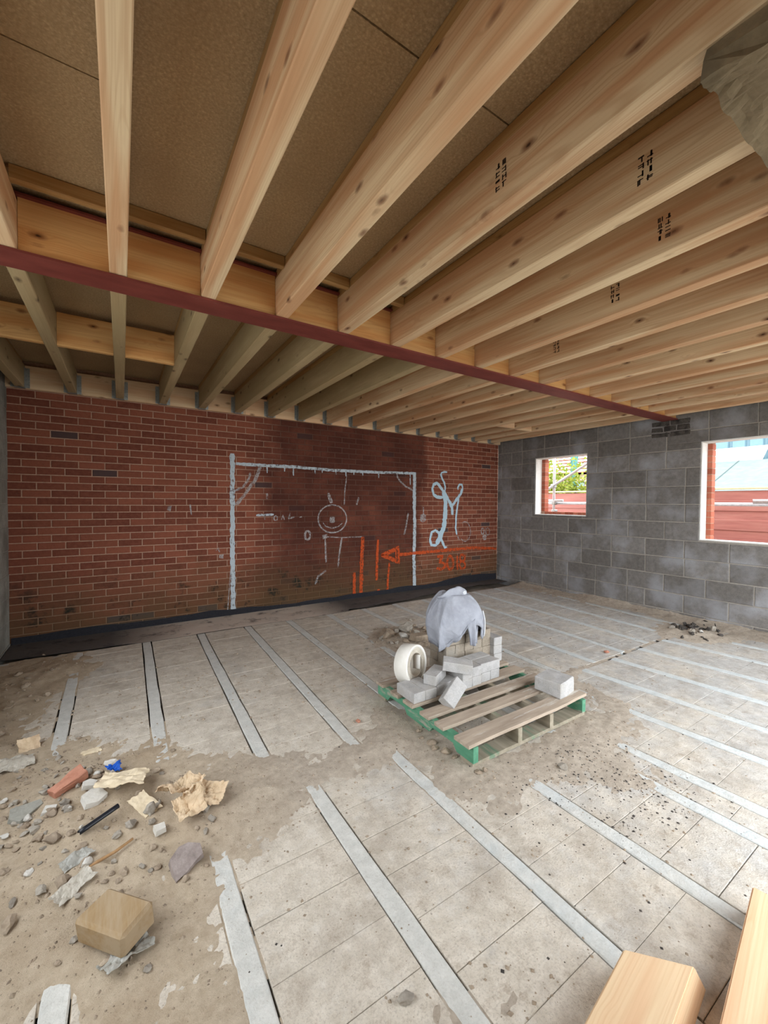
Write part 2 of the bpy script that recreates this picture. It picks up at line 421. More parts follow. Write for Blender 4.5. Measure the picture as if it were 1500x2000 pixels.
def chamfer_box(hx, hy, hz, c, jit=0.0, r=None):
    """box of half sizes hx,hy,hz with chamfered edges (convex hull of 24 points)"""
    bm = bmesh.new()
    for sx in (-1, 1):
        for sy in (-1, 1):
            for sz in (-1, 1):
                j = (r or rng)
                ox, oy, oz = (j.uniform(-jit, jit) for _ in range(3))
                for d in range(3):
                    p = [sx * (hx - c) + ox, sy * (hy - c) + oy, sz * (hz - c) + oz]
                    p[d] = (sx * hx + ox, sy * hy + oy, sz * hz + oz)[d]
                    bm.verts.new(p)
    bmesh.ops.convex_hull(bm, input=bm.verts)
    bmesh.ops.dissolve_limit(bm, angle_limit=0.02, verts=bm.verts, edges=bm.edges)
    return bm

def bm_mesh(bm, name, smooth=False):
    me = bpy.data.meshes.new(name)
    bm.to_mesh(me); bm.free()
    if smooth:
        me.polygons.foreach_set('use_smooth', [True] * len(me.polygons))
    return me

_lum = {}
def lumber(name, w, h, L, mat, parent, start, yaw=0.0, c=0.004):
    """sawn timber: local x = width, y = length, z = height; origin at the start of its underside"""
    key = (round(w, 3), round(h, 3), round(L, 3), mat)
    if key not in _lum:
        sec = [(-w / 2 + c, 0), (w / 2 - c, 0), (w / 2, c), (w / 2, h - c), (w / 2 - c, h), (-w / 2 + c, h), (-w / 2, h - c), (-w / 2, c)]
        vs = [(x, 0, z) for x, z in sec] + [(x, L, z) for x, z in sec]
        fs = [tuple(range(8)), tuple(range(15, 7, -1))] + [(i, i + 8, (i + 1) % 8 + 8, (i + 1) % 8) for i in range(8)]
        me = mesh(name, vs, fs)
        me.materials.append(MAT[mat])
        _lum[key] = me
    return link(name, _lum[key], None, parent, start, (0, 0, yaw))

def tube_pts(pts, r, n=10, cap=True):
    """swept tube along points -> verts, faces"""
    pts = [Vector(p) for p in pts]
    vs, fs = [], []
    up = Vector((0, 0, 1))
    for i, p in enumerate(pts):
        d = (pts[min(i + 1, len(pts) - 1)] - pts[max(i - 1, 0)]).normalized()
        a = d.cross(up if abs(d.z) < 0.9 else Vector((1, 0, 0))).normalized()
        b = d.cross(a)
        rr = r[i] if hasattr(r, '__len__') else r
        for k in range(n):
            t = 2 * math.pi * k / n
            vs.append(p + a * rr * math.cos(t) + b * rr * math.sin(t))
    for i in range(len(pts) - 1):
        for k in range(n):
            k2 = (k + 1) % n
            fs.append((i * n + k, i * n + k2, (i + 1) * n + k2, (i + 1) * n + k))
    if cap:
        fs.append(tuple(range(n - 1, -1, -1)))
        fs.append(tuple((len(pts) - 1) * n + k for k in range(n)))
    return vs, fs

def nz(x, y, z=0.0, s=1.0):
    return mnoise.noise(Vector((x * s, y * s, z * s + 3.7)))
def fbm(x, y, z=0.0, s=1.0, o=4):
    return mnoise.fractal(Vector((x * s, y * s, z * s + 1.3)), 0.8, 2.1, o)

def rock_mesh(name, seed, flat=0.6, sub=2, rough=0.35, mat='rock', sharp=True):
    bm = bmesh.new()
    bmesh.ops.create_icosphere(bm, subdivisions=sub, radius=1.0)
    r = random.Random(seed)
    planes = [(Vector((r.uniform(-1, 1), r.uniform(-1, 1), r.uniform(-1, 1))).normalized(), r.uniform(0.45, 0.85)) for _ in range(9)]
    for v in bm.verts:
        if sharp:
            for n, d in planes:
                t = v.co.dot(n)
                if t > d:
                    v.co -= n * (t - d)
        v.co *= 1.0 + rough * nz(v.co.x + seed, v.co.y, v.co.z, 1.7)
        v.co.z *= flat
    lo = min(v.co.z for v in bm.verts)
    for v in bm.verts:
        v.co.z -= lo
    me = bm_mesh(bm, name)
    me.materials.append(MAT[mat])
    return me

# ------------------------------------------------------------------ ground outside
MB().box(-25, 40, -25, 40, -0.35, -0.2).build('ground', 'outside_ground')
tag(bpy.data.objects['ground'], kind='structure')

# ------------------------------------------------------------------ floor: beams and infill blocks
floor = MB().box(XL - 0.3, XR + 0.3, YF, 4.72, -0.2, -0.035).build('floor', 'rock_dark')
tag(floor, kind='structure')
ledge = MB().box(XL - 0.3, XR + 0.3, 4.735, YB + 0.02, -0.2, -0.075).build('ledge', 'dusty_ledge', floor)

BEAM_W = 0.070
FAR = [(-0.80, -0.86), (-0.305, -0.345), (0.172, 0.205), (0.650, 0.705), (1.137, 1.195), (1.62, 1.675), (2.105, 2.195), (2.60, 2.70),
       (3.075, 3.19), (3.555, 3.70), (4.045, 4.20), (4.525, 4.72), (5.02, 5.22), (5.50, 5.70)]            # x at y=2.03, x at y=4.72
NEAR = [(-0.655, -0.66), (-0.165, -0.17), (0.325, 0.315), (0.812, 0.792), (1.300, 1.284), (1.785, 1.738), (2.285, 2.225), (2.520, 2.430),
        (3.030, 2.885), (3.470, 3.320), (3.930, 3.790), (4.420, 4.270), (4.930, 4.760), (5.420, 5.240)]    # x at y=0, x at y=2.0
def far_x(b, y): return b[0] + (b[1] - b[0]) * (y - 2.03) / 2.69
def near_x(b, y): return b[0] + (b[1] - b[0]) * y / 2.0

for tab, fx, y0, y1 in ((FAR, far_x, 2.03, 4.70), (NEAR, near_x, YF, 1.99)):
    for b in tab:
        mb = MB(); n = 14; w = BEAM_W / 2
        for i in range(n):     # top flange with slightly chipped edges
            pass
        vs, fs = [], []
        r = random.Random(int(b[0] * 1000))
        for i in range(n + 1):
            y = y0 + (y1 - y0) * i / n
            x = fx(b, y); j1 = r.uniform(-0.003, 0.003); j2 = r.uniform(-0.003, 0.003)
            vs += [(x - w + j1, y, -0.05), (x - w + j1, y, -0.002), (x - w + 0.004 + j1, y, 0.002), (x + w - 0.004 + j2, y, 0.002), (x + w + j2, y, -0.002), (x + w + j2, y, -0.05)]
        for i in range(n):
            for k in range(5):
                fs.append((i * 6 + k, (i + 1) * 6 + k, (i + 1) * 6 + k + 1, i * 6 + k + 1))
        fs += [(0, 1, 2, 3, 4, 5), tuple(n * 6 + k for k in (5, 4, 3, 2, 1, 0))]
        link('floor_beam', mesh('floor_beam', vs, fs), 'floor_beam', floor)

blocks = []
def block_quads(tab, fx, y0, y1, pitch, phase):
    edges = [(XL - 0.25, XL - 0.25)] + tab + [(XR + 0.2, XR + 0.2)]
    for i in range(len(edges) - 1):
        gap = 0.010 if (fx is far_x and i < 6) else 0.0065
        y = y0 - phase * (i * 0.37 % 1)
        while y < y1 - 0.02:
            a, b = max(y, y0), min(y + pitch, y1)
            if b - a > 0.03:
                la = (lambda q: fx(edges[i], q) + BEAM_W / 2 + gap) if i > 0 else (lambda q: XL - 0.25)
                lb = (lambda q: fx(edges[i + 1], q) - BEAM_W / 2 - gap) if i < len(edges) - 2 else (lambda q: XR + 0.2)
                g = rng.uniform(0.0006, 0.0017)
                blocks.append((la(a), lb(a), la(b), lb(b), a + g, b - g))
            y += pitch
block_quads(FAR, far_x, 2.03, 4.715, 0.19, 0.19)
block_quads(NEAR, near_x, YF, 1.99, 0.19, 0.19)

def block_geo(q, r):
    xa0, xb0, xa1, xb1, ya, yb = q
    t = r.uniform(-0.0012, 0.0008); c = 0.0014
    return ([(xa0, ya, -0.05), (xb0, ya, -0.05), (xb1, yb, -0.05), (xa1, yb, -0.05),
             (xa0, ya, t - c), (xb0, ya, t - c), (xb1, yb, t - c), (xa1, yb, t - c),
             (xa0 + c, ya + c, t), (xb0 - c, ya + c, t), (xb1 - c, yb - c, t), (xa1 + c, yb - c, t)],
            [(0, 1, 5, 4), (1, 2, 6, 5), (2, 3, 7, 6), (3, 0, 4, 7), (4, 5, 9, 8), (5, 6, 10, 9), (6, 7, 11, 10), (7, 4, 8, 11), (8, 9, 10, 11)])

def size_in_view(q):
    c = Vector(((q[0] + q[3]) / 2, (q[4] + q[5]) / 2, 0))
    p = project(c)
    if p is None or not (-60 < p[0] < 1560 and 0 < p[1] < 2080):
        return 0.0
    return (q[1] - q[0]) * (q[5] - q[4]) / (p[2] ** 3)
blocks.sort(key=size_in_view, reverse=True)
r = random.Random(3)
rest = MB()
for i, q in enumerate(blocks):
    vs, fs = block_geo(q, r)
    if i < 300 and size_in_view(q) > 0:
        link('floor_block', mesh('floor_block', vs, fs), 'floor_block', floor)
    elif size_in_view(q) > 0:
        rest.add(vs, fs)
    else:
        rest.add(vs, fs)
tag(rest.build('floor_blocks', 'floor_block', floor), kind='stuff')

# ------------------------------------------------------------------ loose sand and dirt lying on the floor
def gs(x, y, cx, cy, sx, sy, a):
    return a * math.exp(-((x - cx) / sx) ** 2 - ((y - cy) / sy) ** 2)
def dirt_h(x, y):
    c = (gs(x, y, -0.22, 2.20, 0.34, 0.42, 0.060) + gs(x, y, -0.75, 2.4, 0.25, 1.5, 0.040) + gs(x, y, -0.05, 1.45, 0.34, 0.75, 0.026)
         + gs(x, y, 0.22, 2.05, 0.30, 0.22, 0.018) + gs(x, y, 0.45, 2.02, 0.40, 0.30, 0.020) + gs(x, y, -0.15, 2.85, 0.5, 0.4, 0.007) + gs(x, y, -0.17, 1.37, 0.08, 0.15, -0.035)
         + gs(x, y, 1.15, 2.02, 0.45, 0.20, 0.017) + gs(x, y, 1.50, 1.9, 0.20, 0.50, 0.020) + gs(x, y, 2.1, 1.42, 0.7, 0.20, 0.017)
         + gs(x, y, 2.52, 3.45, 0.36, 0.34, 0.040) + gs(x, y, 2.75, 1.9, 0.30, 0.55, 0.018) + gs(x, y, 2.15, 1.08, 0.35, 0.25, 0.013)
         + gs(x, y, 3.0, 2.02, 0.9, 0.07, 0.012) + gs(x, y, 5.3, 1.95, 0.30, 0.28, 0.045) + gs(x, y, -0.5, 4.3, 0.28, 0.5, 0.030)
         + 0.060 * math.exp(-max(0.0, XR - x) / 0.16) + gs(x, y, 0.55, 0.75, 0.5, 0.25, 0.010) + gs(x, y, 4.4, 2.05, 0.5, 0.10, 0.007))
    n1 = fbm(x, y, 0, 2.6, 4); n2 = fbm(x, y, 5, 9.0, 3); n3 = fbm(x, y, 9, 30.0, 3)
    return c * (0.85 + 0.55 * n1) + 0.0055 * n2 * (0.35 + min(1, c * 60)) + 0.0045 * n3 * min(1.0, c * 70 + 0.15) - 0.0085
def ground(x, y):
    return max(0.0, dirt_h(x, y))

def dirt_mesh():
    xs = np.concatenate([np.arange(XL - 0.02, 1.2, 0.018), np.arange(1.2, 3.2, 0.024), np.arange(3.2, XR, 0.035), [XR]])
    ys = np.concatenate([np.arange(YF, 2.6, 0.018), np.arange(2.6, 4.74, 0.03)])
    nx, ny = len(xs), len(ys)
    H = np.array([[dirt_h(x, y) for x in xs] for y in ys])
    vs = [(xs[i], ys[j], max(H[j, i], -0.02)) for j in range(ny) for i in range(nx)]
    fs = []
    for j in range(ny - 1):
        for i in range(nx - 1):
            if max(H[j, i], H[j, i + 1], H[j + 1, i], H[j + 1, i + 1]) > -0.003:
                k = j * nx + i
                fs.append((k, k + 1, k + nx + 1, k + nx))
    used = sorted({i for f in fs for i in f})
    mp = {u: k for k, u in enumerate(used)}
    return mesh('loose_sand', [vs[u] for u in used], [tuple(mp[i] for i in f) for f in fs], True)
dirt = link('loose_sand', dirt_mesh(), 'sand_dirt')
tag(dirt, 'loose tan sand and dirt spread over the concrete floor', 'sand', kind='stuff')

# ------------------------------------------------------------------ brick wall at the back
wall_back = MB().box(XL - 0.1, XR, YB + 0.006, YB + 0.12, -0.2, ZD).build('wall_back', 'mortar')
tag(wall_back, kind='structure')
def brick_geo(L, h, d, c=0.004):
    """front face looks to -y; origin at the centre of the front face"""
    a, b = L / 2, h / 2
    vs = [(-a, d, -b), (a, d, -b), (a, d, b), (-a, d, b), (-a, c, -b), (a, c, -b), (a, c, b), (-a, c, b),
          (-a + c, 0, -b + c), (a - c, 0, -b + c), (a - c, 0, b - c), (-a + c, 0, b - c)]
    fs = [(3, 2, 1, 0), (0, 1, 5, 4), (1, 2, 6, 5), (2, 3, 7, 6), (3, 0, 4, 7), (4, 5, 9, 8), (5, 6, 10, 9), (6, 7, 11, 10), (7, 4, 8, 11), (8, 9, 10, 11)]
    return vs, fs
r = random.Random(11)
brick_list = []
COURSE, BL = 0.075, 0.225
k = 0
z = -0.125
while z < ZJ + 0.03:
    x = XL - 0.10 + (0.0 if k % 2 else -BL / 2) - 0.02
    while x < XR - 0.005:
        x0, x1 = max(x, XL - 0.02), min(x + BL - 0.010, XR)
        if x1 - x0 > 0.03:
            t = r.uniform(0.15, 0.95)
            if r.random() < 0.022:
                t = 0.05
            if z < 0.13 and (z < 0.02 or r.random() < 0.35):
                t = -1.0
            brick_list.append((x0, x1, z, t))
        x += BL
    z += COURSE; k += 1
def brick_area(b):
    p = project(((b[0] + b[1]) / 2, YB, b[2]))
    if p is None or not (10 < p[0] < 980) or b[2] < 0.05 or b[2] > ZJ - 0.02:
        return 0
    d = Vector(((b[0] + b[1]) / 2, YB, b[2] - CAM_H))
    return (b[1] - b[0]) * YB / d.length ** 3
brick_list.sort(key=brick_area, reverse=True)
variants = {}
rest = MB()
for i, (x0, x1, z, t) in enumerate(brick_list):
    L = x1 - x0; cx = (x0 + x1) / 2; zc = z + 0.0325
    out = r.uniform(-0.0015, 0.0015)
    if i < 300:
        key = (round(L, 3), round(t * 12))
        if key not in variants:
            vs, fs = brick_geo(L, 0.065, 0.03)
            variants[key] = mesh('brick', vs, fs, False, [t] * len(vs))
            variants[key].materials.append(MAT['brick'])
        link('brick', variants[key], None, wall_back, (cx, YB + out, zc))
    else:
        vs, fs = brick_geo(L, 0.065, 0.03)
        rest.add([(v[0] + cx, v[1] + YB + out, v[2] + zc) for v in vs], fs, t)
tag(rest.build('brickwork', 'brick', wall_back, tint=True), kind='stuff')

# paint on the brick wall
GRAFFITI = {
 'W': [
  ([(1.155,2.01),(1.156,1.448),(1.155,0.958),(1.161,0.464),(1.163,-0.069)], 0.055),
  ([(1.197,1.886),(1.553,1.885),(1.951,1.886),(2.536,1.869),(3.192,1.871),(3.973,1.89)], 0.038),
  ([(3.965,1.906),(3.962,1.413),(3.975,0.966),(3.964,0.519),(3.982,-0.045)], 0.06),
  ([(1.584,1.886),(1.587,1.789)], 0.018),
  ([(1.815,1.887),(1.818,1.819)], 0.018),
  ([(1.938,1.887),(1.941,1.768)], 0.018),
  ([(2.25,1.887),(2.253,1.806)], 0.018),
  ([(2.354,1.888),(2.357,1.827)], 0.018),
  ([(2.567,1.888),(2.57,1.809)], 0.018),
  ([(2.725,1.888),(2.728,1.791)], 0.018),
  ([(2.854,1.888),(2.858,1.819)], 0.018),
  ([(3.004,1.889),(3.007,1.813)], 0.018),
  ([(3.28,1.889),(3.284,1.788)], 0.018),
  ([(3.874,1.89),(3.88,1.701)], 0.018),
  ([(1.447,1.244),(1.579,1.248),(1.672,1.252)], 0.028),
 ],
 'F': [
  ([(1.136,0.614),(1.117,0.37),(1.088,-0.045)], 0.012),
  ([(1.373,1.788),(1.353,1.7),(1.28,1.598),(1.185,1.552)], 0.03),
  ([(1.503,1.883),(1.44,1.703),(1.317,1.525),(1.196,1.375)], 0.04),
  ([(3.607,1.88),(3.645,1.783),(3.779,1.679),(3.936,1.619)], 0.03),
  ([(2.741,1.178),(2.736,1.133),(2.719,1.091),(2.691,1.054),(2.655,1.023),(2.612,1.001),(2.565,0.988),(2.515,0.985),(2.466,0.991),(2.419,1.007),(2.378,1.032),(2.344,1.063),(2.318,1.101),(2.302,1.142),(2.296,1.185),(2.302,1.228),(2.317,1.268),(2.343,1.305),(2.377,1.335),(2.418,1.358),(2.464,1.373),(2.513,1.378),(2.563,1.373),(2.611,1.359),(2.654,1.335),(2.69,1.303),(2.718,1.265),(2.735,1.223),(2.741,1.178)], 0.02),
  ([(2.371,1.128),(2.417,1.077),(2.509,1.047),(2.602,1.067),(2.671,1.116)], 0.014),
  ([(2.536,1.167),(2.53,1.149),(2.514,1.142),(2.499,1.15),(2.493,1.168),(2.499,1.186),(2.514,1.193),(2.529,1.185),(2.536,1.167)], 0.05),
  ([(2.451,1.545),(2.501,1.406)], 0.05),
  ([(2.396,0.961),(2.405,0.905)], 0.08),
  ([(2.405,0.905),(2.412,0.737),(2.419,0.569)], 0.025),
  ([(2.666,0.908),(2.629,0.696),(2.605,0.484)], 0.025),
  ([(2.402,0.933),(2.666,0.908),(3.027,0.908)], 0.012),
  ([(2.419,0.457),(2.299,0.384),(2.255,0.277)], 0.03),
  ([(2.741,1.807),(2.71,1.578),(2.702,1.378)], 0.018),
  ([(2.939,1.496),(2.907,1.379)], 0.03),
  ([(1.546,1.243),(1.558,1.187)], 0.02),
  ([(1.722,1.202),(1.718,1.184),(1.706,1.173),(1.691,1.173),(1.679,1.184),(1.675,1.203),(1.679,1.221),(1.691,1.232),(1.706,1.232),(1.718,1.22),(1.722,1.202)], 0.016),
  ([(1.776,1.18),(1.794,1.245),(1.816,1.18)], 0.016),
  ([(1.87,1.192),(1.897,1.271),(1.876,1.192),(1.953,1.217)], 0.02),
  ([(2.022,1.211),(2.059,1.216)], 0.02),
  ([(2.18,0.961),(2.176,0.935),(2.166,0.914),(2.151,0.903),(2.134,0.904),(2.119,0.916),(2.109,0.937),(2.105,0.963),(2.109,0.989),(2.119,1.01),(2.134,1.021),(2.151,1.02),(2.166,1.008),(2.176,0.987),(2.18,0.961)], 0.03),
  ([(4.175,1.171),(4.169,1.148),(4.153,1.134),(4.133,1.135),(4.116,1.149),(4.11,1.172),(4.116,1.195),(4.132,1.209),(4.152,1.208),(4.169,1.194),(4.175,1.171)], 0.07),
  ([(4.148,1.349),(4.15,1.22)], 0.02),
  ([(3.842,1.255),(3.805,1.066),(3.768,0.91)], 0.03),
  ([(1.584,1.529),(1.584,1.453)], 0.03),
  ([(0.963,0.821),(0.986,0.849),(1.002,0.799)], 0.02),
  ([(0.997,0.746),(1.048,0.743)], 0.06),
  ([(0.678,1.378),(0.687,1.304),(0.691,1.257)], 0.02),
  ([(0.443,1.339),(0.479,1.332)], 0.07),
  ([(4.887,0.871),(4.946,0.772)], 0.02),
  ([(5.548,0.908),(5.543,0.88),(5.531,0.86),(5.514,0.853),(5.497,0.861),(5.484,0.882),(5.478,0.91),(5.483,0.938),(5.495,0.958),(5.512,0.965),(5.529,0.957),(5.542,0.936),(5.548,0.908)], 0.025),
  ([(5.694,0.897),(5.688,0.864),(5.67,0.839),(5.644,0.831),(5.619,0.841),(5.599,0.867),(5.592,0.901),(5.598,0.934),(5.616,0.959),(5.642,0.967),(5.668,0.957),(5.687,0.932),(5.694,0.897)], 0.018),
  ([(5.564,0.846),(5.566,0.744)], 0.09),
  ([(5.007,1.069),(5.034,1.084),(5.063,1.091),(5.093,1.088),(5.122,1.077),(5.149,1.058),(5.173,1.031),(5.191,0.999),(5.203,0.962),(5.209,0.923),(5.207,0.883),(5.199,0.845),(5.185,0.811),(5.165,0.783),(5.14,0.762),(5.112,0.749),(5.083,0.744),(5.053,0.749),(5.024,0.762),(4.998,0.783),(4.976,0.81)], 0.015),
 ],
 'O': [
  ([(3.668,0.598),(3.947,0.603),(4.315,0.61),(4.797,0.616),(5.267,0.621),(5.88,0.573)], 0.05),
  ([(3.336,0.613),(3.651,0.718),(3.669,0.47),(3.336,0.613)], 0.045),
  ([(3.422,0.608),(3.607,0.668),(3.615,0.524),(3.422,0.608)], 0.025),
  ([(3.017,0.908),(2.995,0.585),(2.99,0.29),(2.982,-0.064)], 0.06),
  ([(3.277,0.853),(3.265,0.567),(3.257,0.235)], 0.045),
  ([(3.29,0.095),(3.298,-0.028)], 0.06),
  ([(3.489,0.49),(3.462,0.246),(3.457,-0.047)], 0.035),
  ([(3.456,0.077),(3.457,-0.047)], 0.06),
  ([(2.873,0.389),(2.871,0.155),(2.875,-0.056)], 0.045),
  ([(2.982,0.04),(2.989,-0.065)], 0.08),
  ([(4.443,0.52),(4.574,0.524),(4.498,0.418),(4.603,0.398),(4.622,0.325),(4.527,0.296),(4.439,0.324)], 0.05),
  ([(4.806,0.385),(4.803,0.345),(4.792,0.311),(4.774,0.286),(4.752,0.274),(4.729,0.276),(4.707,0.292),(4.688,0.319),(4.676,0.355),(4.672,0.395),(4.675,0.434),(4.686,0.468),(4.704,0.493),(4.725,0.505),(4.749,0.504),(4.771,0.488),(4.789,0.461),(4.802,0.425),(4.806,0.385)], 0.05),
  ([(4.9,0.506),(4.899,0.389),(4.905,0.254)], 0.05),
  ([(5.082,0.451),(5.077,0.426),(5.06,0.406),(5.035,0.396),(5.008,0.398),(4.983,0.412),(4.966,0.433),(4.96,0.459),(4.965,0.485),(4.982,0.504),(5.006,0.514),(5.034,0.512),(5.058,0.499),(5.076,0.478),(5.082,0.451)], 0.04),
  ([(5.09,0.326),(5.084,0.297),(5.066,0.275),(5.039,0.264),(5.009,0.267),(4.982,0.282),(4.963,0.306),(4.956,0.336),(4.962,0.364),(4.98,0.386),(5.007,0.397),(5.037,0.395),(5.064,0.38),(5.083,0.355),(5.09,0.326)], 0.04),
 ],
 'P': [
  ([(4.648,1.939),(4.593,1.942),(4.525,1.923),(4.512,1.887),(4.547,1.816),(4.589,1.755),(4.61,1.693),(4.604,1.621)], 0.035),
  ([(4.558,1.511),(4.437,1.514),(4.357,1.554),(4.33,1.656),(4.355,1.722),(4.421,1.745),(4.488,1.7),(4.556,1.63)], 0.05),
  ([(4.543,1.64),(4.64,1.528),(4.724,1.413),(4.764,1.34),(4.783,1.213)], 0.055),
  ([(4.774,1.371),(4.878,1.488),(4.963,1.575),(5.012,1.672)], 0.05),
  ([(5.012,1.672),(4.99,1.736),(4.932,1.739),(4.893,1.68),(4.902,1.648)], 0.035),
  ([(4.921,1.51),(4.881,1.318),(4.861,1.191),(4.857,0.978),(4.887,0.871)], 0.035),
  ([(4.577,1.61),(4.613,1.486),(4.622,1.35),(4.61,1.194),(4.585,1.007),(4.526,0.884),(4.434,0.722)], 0.09),
  ([(4.441,0.712),(4.315,0.718),(4.288,0.811),(4.325,0.932),(4.404,0.96),(4.485,0.906),(4.54,0.79),(4.61,0.661),(4.658,0.669)], 0.045),
 ],
}

PAINT = {'W': ('painted_goal_line', 'paint_white', 'white painted goal frame stroke on the bricks'), 'F': ('faint_paint_mark', 'paint_faint', None),
         'P': ('painted_letter_stroke', 'paint_blue_white', 'pale blue-white painted letter stroke'), 'O': ('orange_spray_mark', 'paint_orange', 'orange spray paint mark')}
def ribbon(pts, w, r):
    P = []
    for i in range(len(pts) - 1):
        a, b = Vector(pts[i]), Vector(pts[i + 1])
        n = max(1, int((b - a).length / 0.03))
        P += [a.lerp(b, k / n) for k in range(n)]
    P.append(Vector(pts[-1]))
    vs, fs = [], []
    for i, p in enumerate(P):
        d = (P[min(i + 1, len(P) - 1)] - P[max(i - 1, 0)])
        d = d.normalized() if d.length > 1e-6 else Vector((1, 0))
        nrm = Vector((-d.y, d.x))
        e = 1.0 if 0 < i < len(P) - 1 else 0.7
        a = p + nrm * (w / 2 * e + r.uniform(-0.12, 0.12) * w); b = p - nrm * (w / 2 * e + r.uniform(-0.12, 0.12) * w)
        vs += [(a.x, 0, a.y), (b.x, 0, b.y)]
    for i in range(len(P) - 1):
        fs.append((2 * i, 2 * i + 1, 2 * i + 3, 2 * i + 2))
    return vs, fs
r = random.Random(5)
lift = 0.0022
for key, strokes in GRAFFITI.items():
    nm, mt, lab = PAINT[key]
    for i, (pts, w) in enumerate(strokes):
        vs, fs = ribbon(pts, w, r)
        o = link(nm, mesh(nm, vs, fs), mt, wall_back, (0, YB - lift, 0))
        lift += 0.00006
        if lab:
            o['label'] = lab

# ------------------------------------------------------------------ block wall on the right with two openings
W1 = (3.54, 4.46, 1.228, 2.18)
W2 = (0.85, 2.105, 0.985, 2.18)
wr = MB()
def slab_with_holes(mb, x0, x1, ya, yb, za, zb, holes):
    cuts = sorted({ya, yb} | {h[0] for h in holes} | {h[1] for h in holes})
    for a, b in zip(cuts[:-1], cuts[1:]):
        hs = sorted([h for h in holes if h[0] < (a + b) / 2 < h[1]], key=lambda h: h[2])
        z = za
        for h in hs:
            mb.box(x0, x1, a, b, z, h[2]); z = h[3]
        mb.box(x0, x1, a, b, z, zb)
slab_with_holes(wr, XR + 0.005, XR + 0.098, YF, YB + 0.006, -0.2, ZD, [W1, W2])
wall_right = wr.build('wall_right', 'block_mortar')
tag(wall_right, kind='structure')

def cut_interval(a, b, holes):
    segs = [(a, b)]
    for h0, h1 in holes:
        out = []
        for s0, s1 in segs:
            if h1 <= s0 or h0 >= s1:
                out.append((s0, s1))
            else:
                if h0 - s0 > 0.02: out.append((s0, h0))
                if s1 - h1 > 0.02: out.append((h1, s1))
        segs = out
    return segs
r = random.Random(21)
BH = 0.2265
k = 0
z = 0.062 - BH
while z < ZD - 0.05:
    z0, z1 = z + 0.005, min(z + BH - 0.005, ZD)
    y = YF - 0.1 + (0.0 if k % 2 else 0.225)
    while y < YB:
        a, b = y + 0.005, y + 0.445
        if r.random() < 0.07: b = a + 0.22
        y = b + 0.005
        a, b = max(a, YF), min(b, YB + 0.004)
        # split the block around the openings in z as well
        zs = [z0, z1]
        for w in (W1, W2):
            for q in (w[2], w[3]):
                if z0 + 0.02 < q < z1 - 0.02 and a < w[1] and b > w[0]:
                    zs.append(q)
        zs = sorted(zs)
        for c0, c1 in zip(zs[:-1], zs[1:]):
            zm = (c0 + c1) / 2
            for s0, s1 in cut_interval(a, b, [(w[0], w[1]) for w in (W1, W2) if w[2] - 0.012 < zm < w[3] + 0.012]):
                if s1 - s0 < 0.03 or c1 - c0 < 0.02: continue
                c = 0.006
                o = r.uniform(-0.003, 0.002)
                hy, hz = (s1 - s0) / 2, (c1 - c0) / 2
                vs = [(0.09, -hy, -hz), (0.09, hy, -hz), (0.09, hy, hz), (0.09, -hy, hz), (c, -hy, -hz), (c, hy, -hz), (c, hy, hz), (c, -hy, hz),
                      (0, -hy + c, -hz + c), (0, hy - c, -hz + c), (0, hy - c, hz - c), (0, -hy + c, hz - c)]
                fs = [(0, 1, 2, 3), (1, 0, 4, 5), (2, 1, 5, 6), (3, 2, 6, 7), (0, 3, 7, 4), (5, 4, 8, 9), (6, 5, 9, 10), (7, 6, 10, 11), (4, 7, 11, 8), (9, 8, 11, 10)]
                t = r.uniform(0.1, 0.8)
                link('concrete_block', mesh('concrete_block', vs, fs, False, [t] * 12), 'block', wall_right, (XR + o, (s0 + s1) / 2, zm))
    z += BH; k += 1

# padstone under the steel beam, of dark brick
for k in range(3):
    for m in range(2 + k % 2):
        hy = 0.108 if (k % 2 == 0) else 0.070
        bm = chamfer_box(0.045, hy, 0.0315, 0.006, 0.004)
        link('padstone_brick', bm_mesh(bm, 'padstone_brick'), 'rock_dark', wall_right, (XR + 0.041 + 0.002 * (m - k % 2), 2.44 + (m - (1 + k % 2) / 2) * (hy * 2 + 0.008), 2.315 + k * 0.072))

# window reveals (raw openings; added white lining paints in the sky-lit block edges)
for n, (a, b, c, d) in enumerate((W1, W2)):
    mb = MB(); x0, x1, t = XR + 0.012, XR + 0.17, 0.012
    mb.box(x0, x1, b - t, b + 0.004, c, d).box(x0, x1, a - 0.004, a + t, c, d).box(x0, x1, a + t, b - t, d - t, d + 0.004).box(x0, x1, a + t, b - t, c - 0.004, c + t)
    tag(mb.build('window_%d' % (n + 1), 'lit_reveal'), kind='structure')

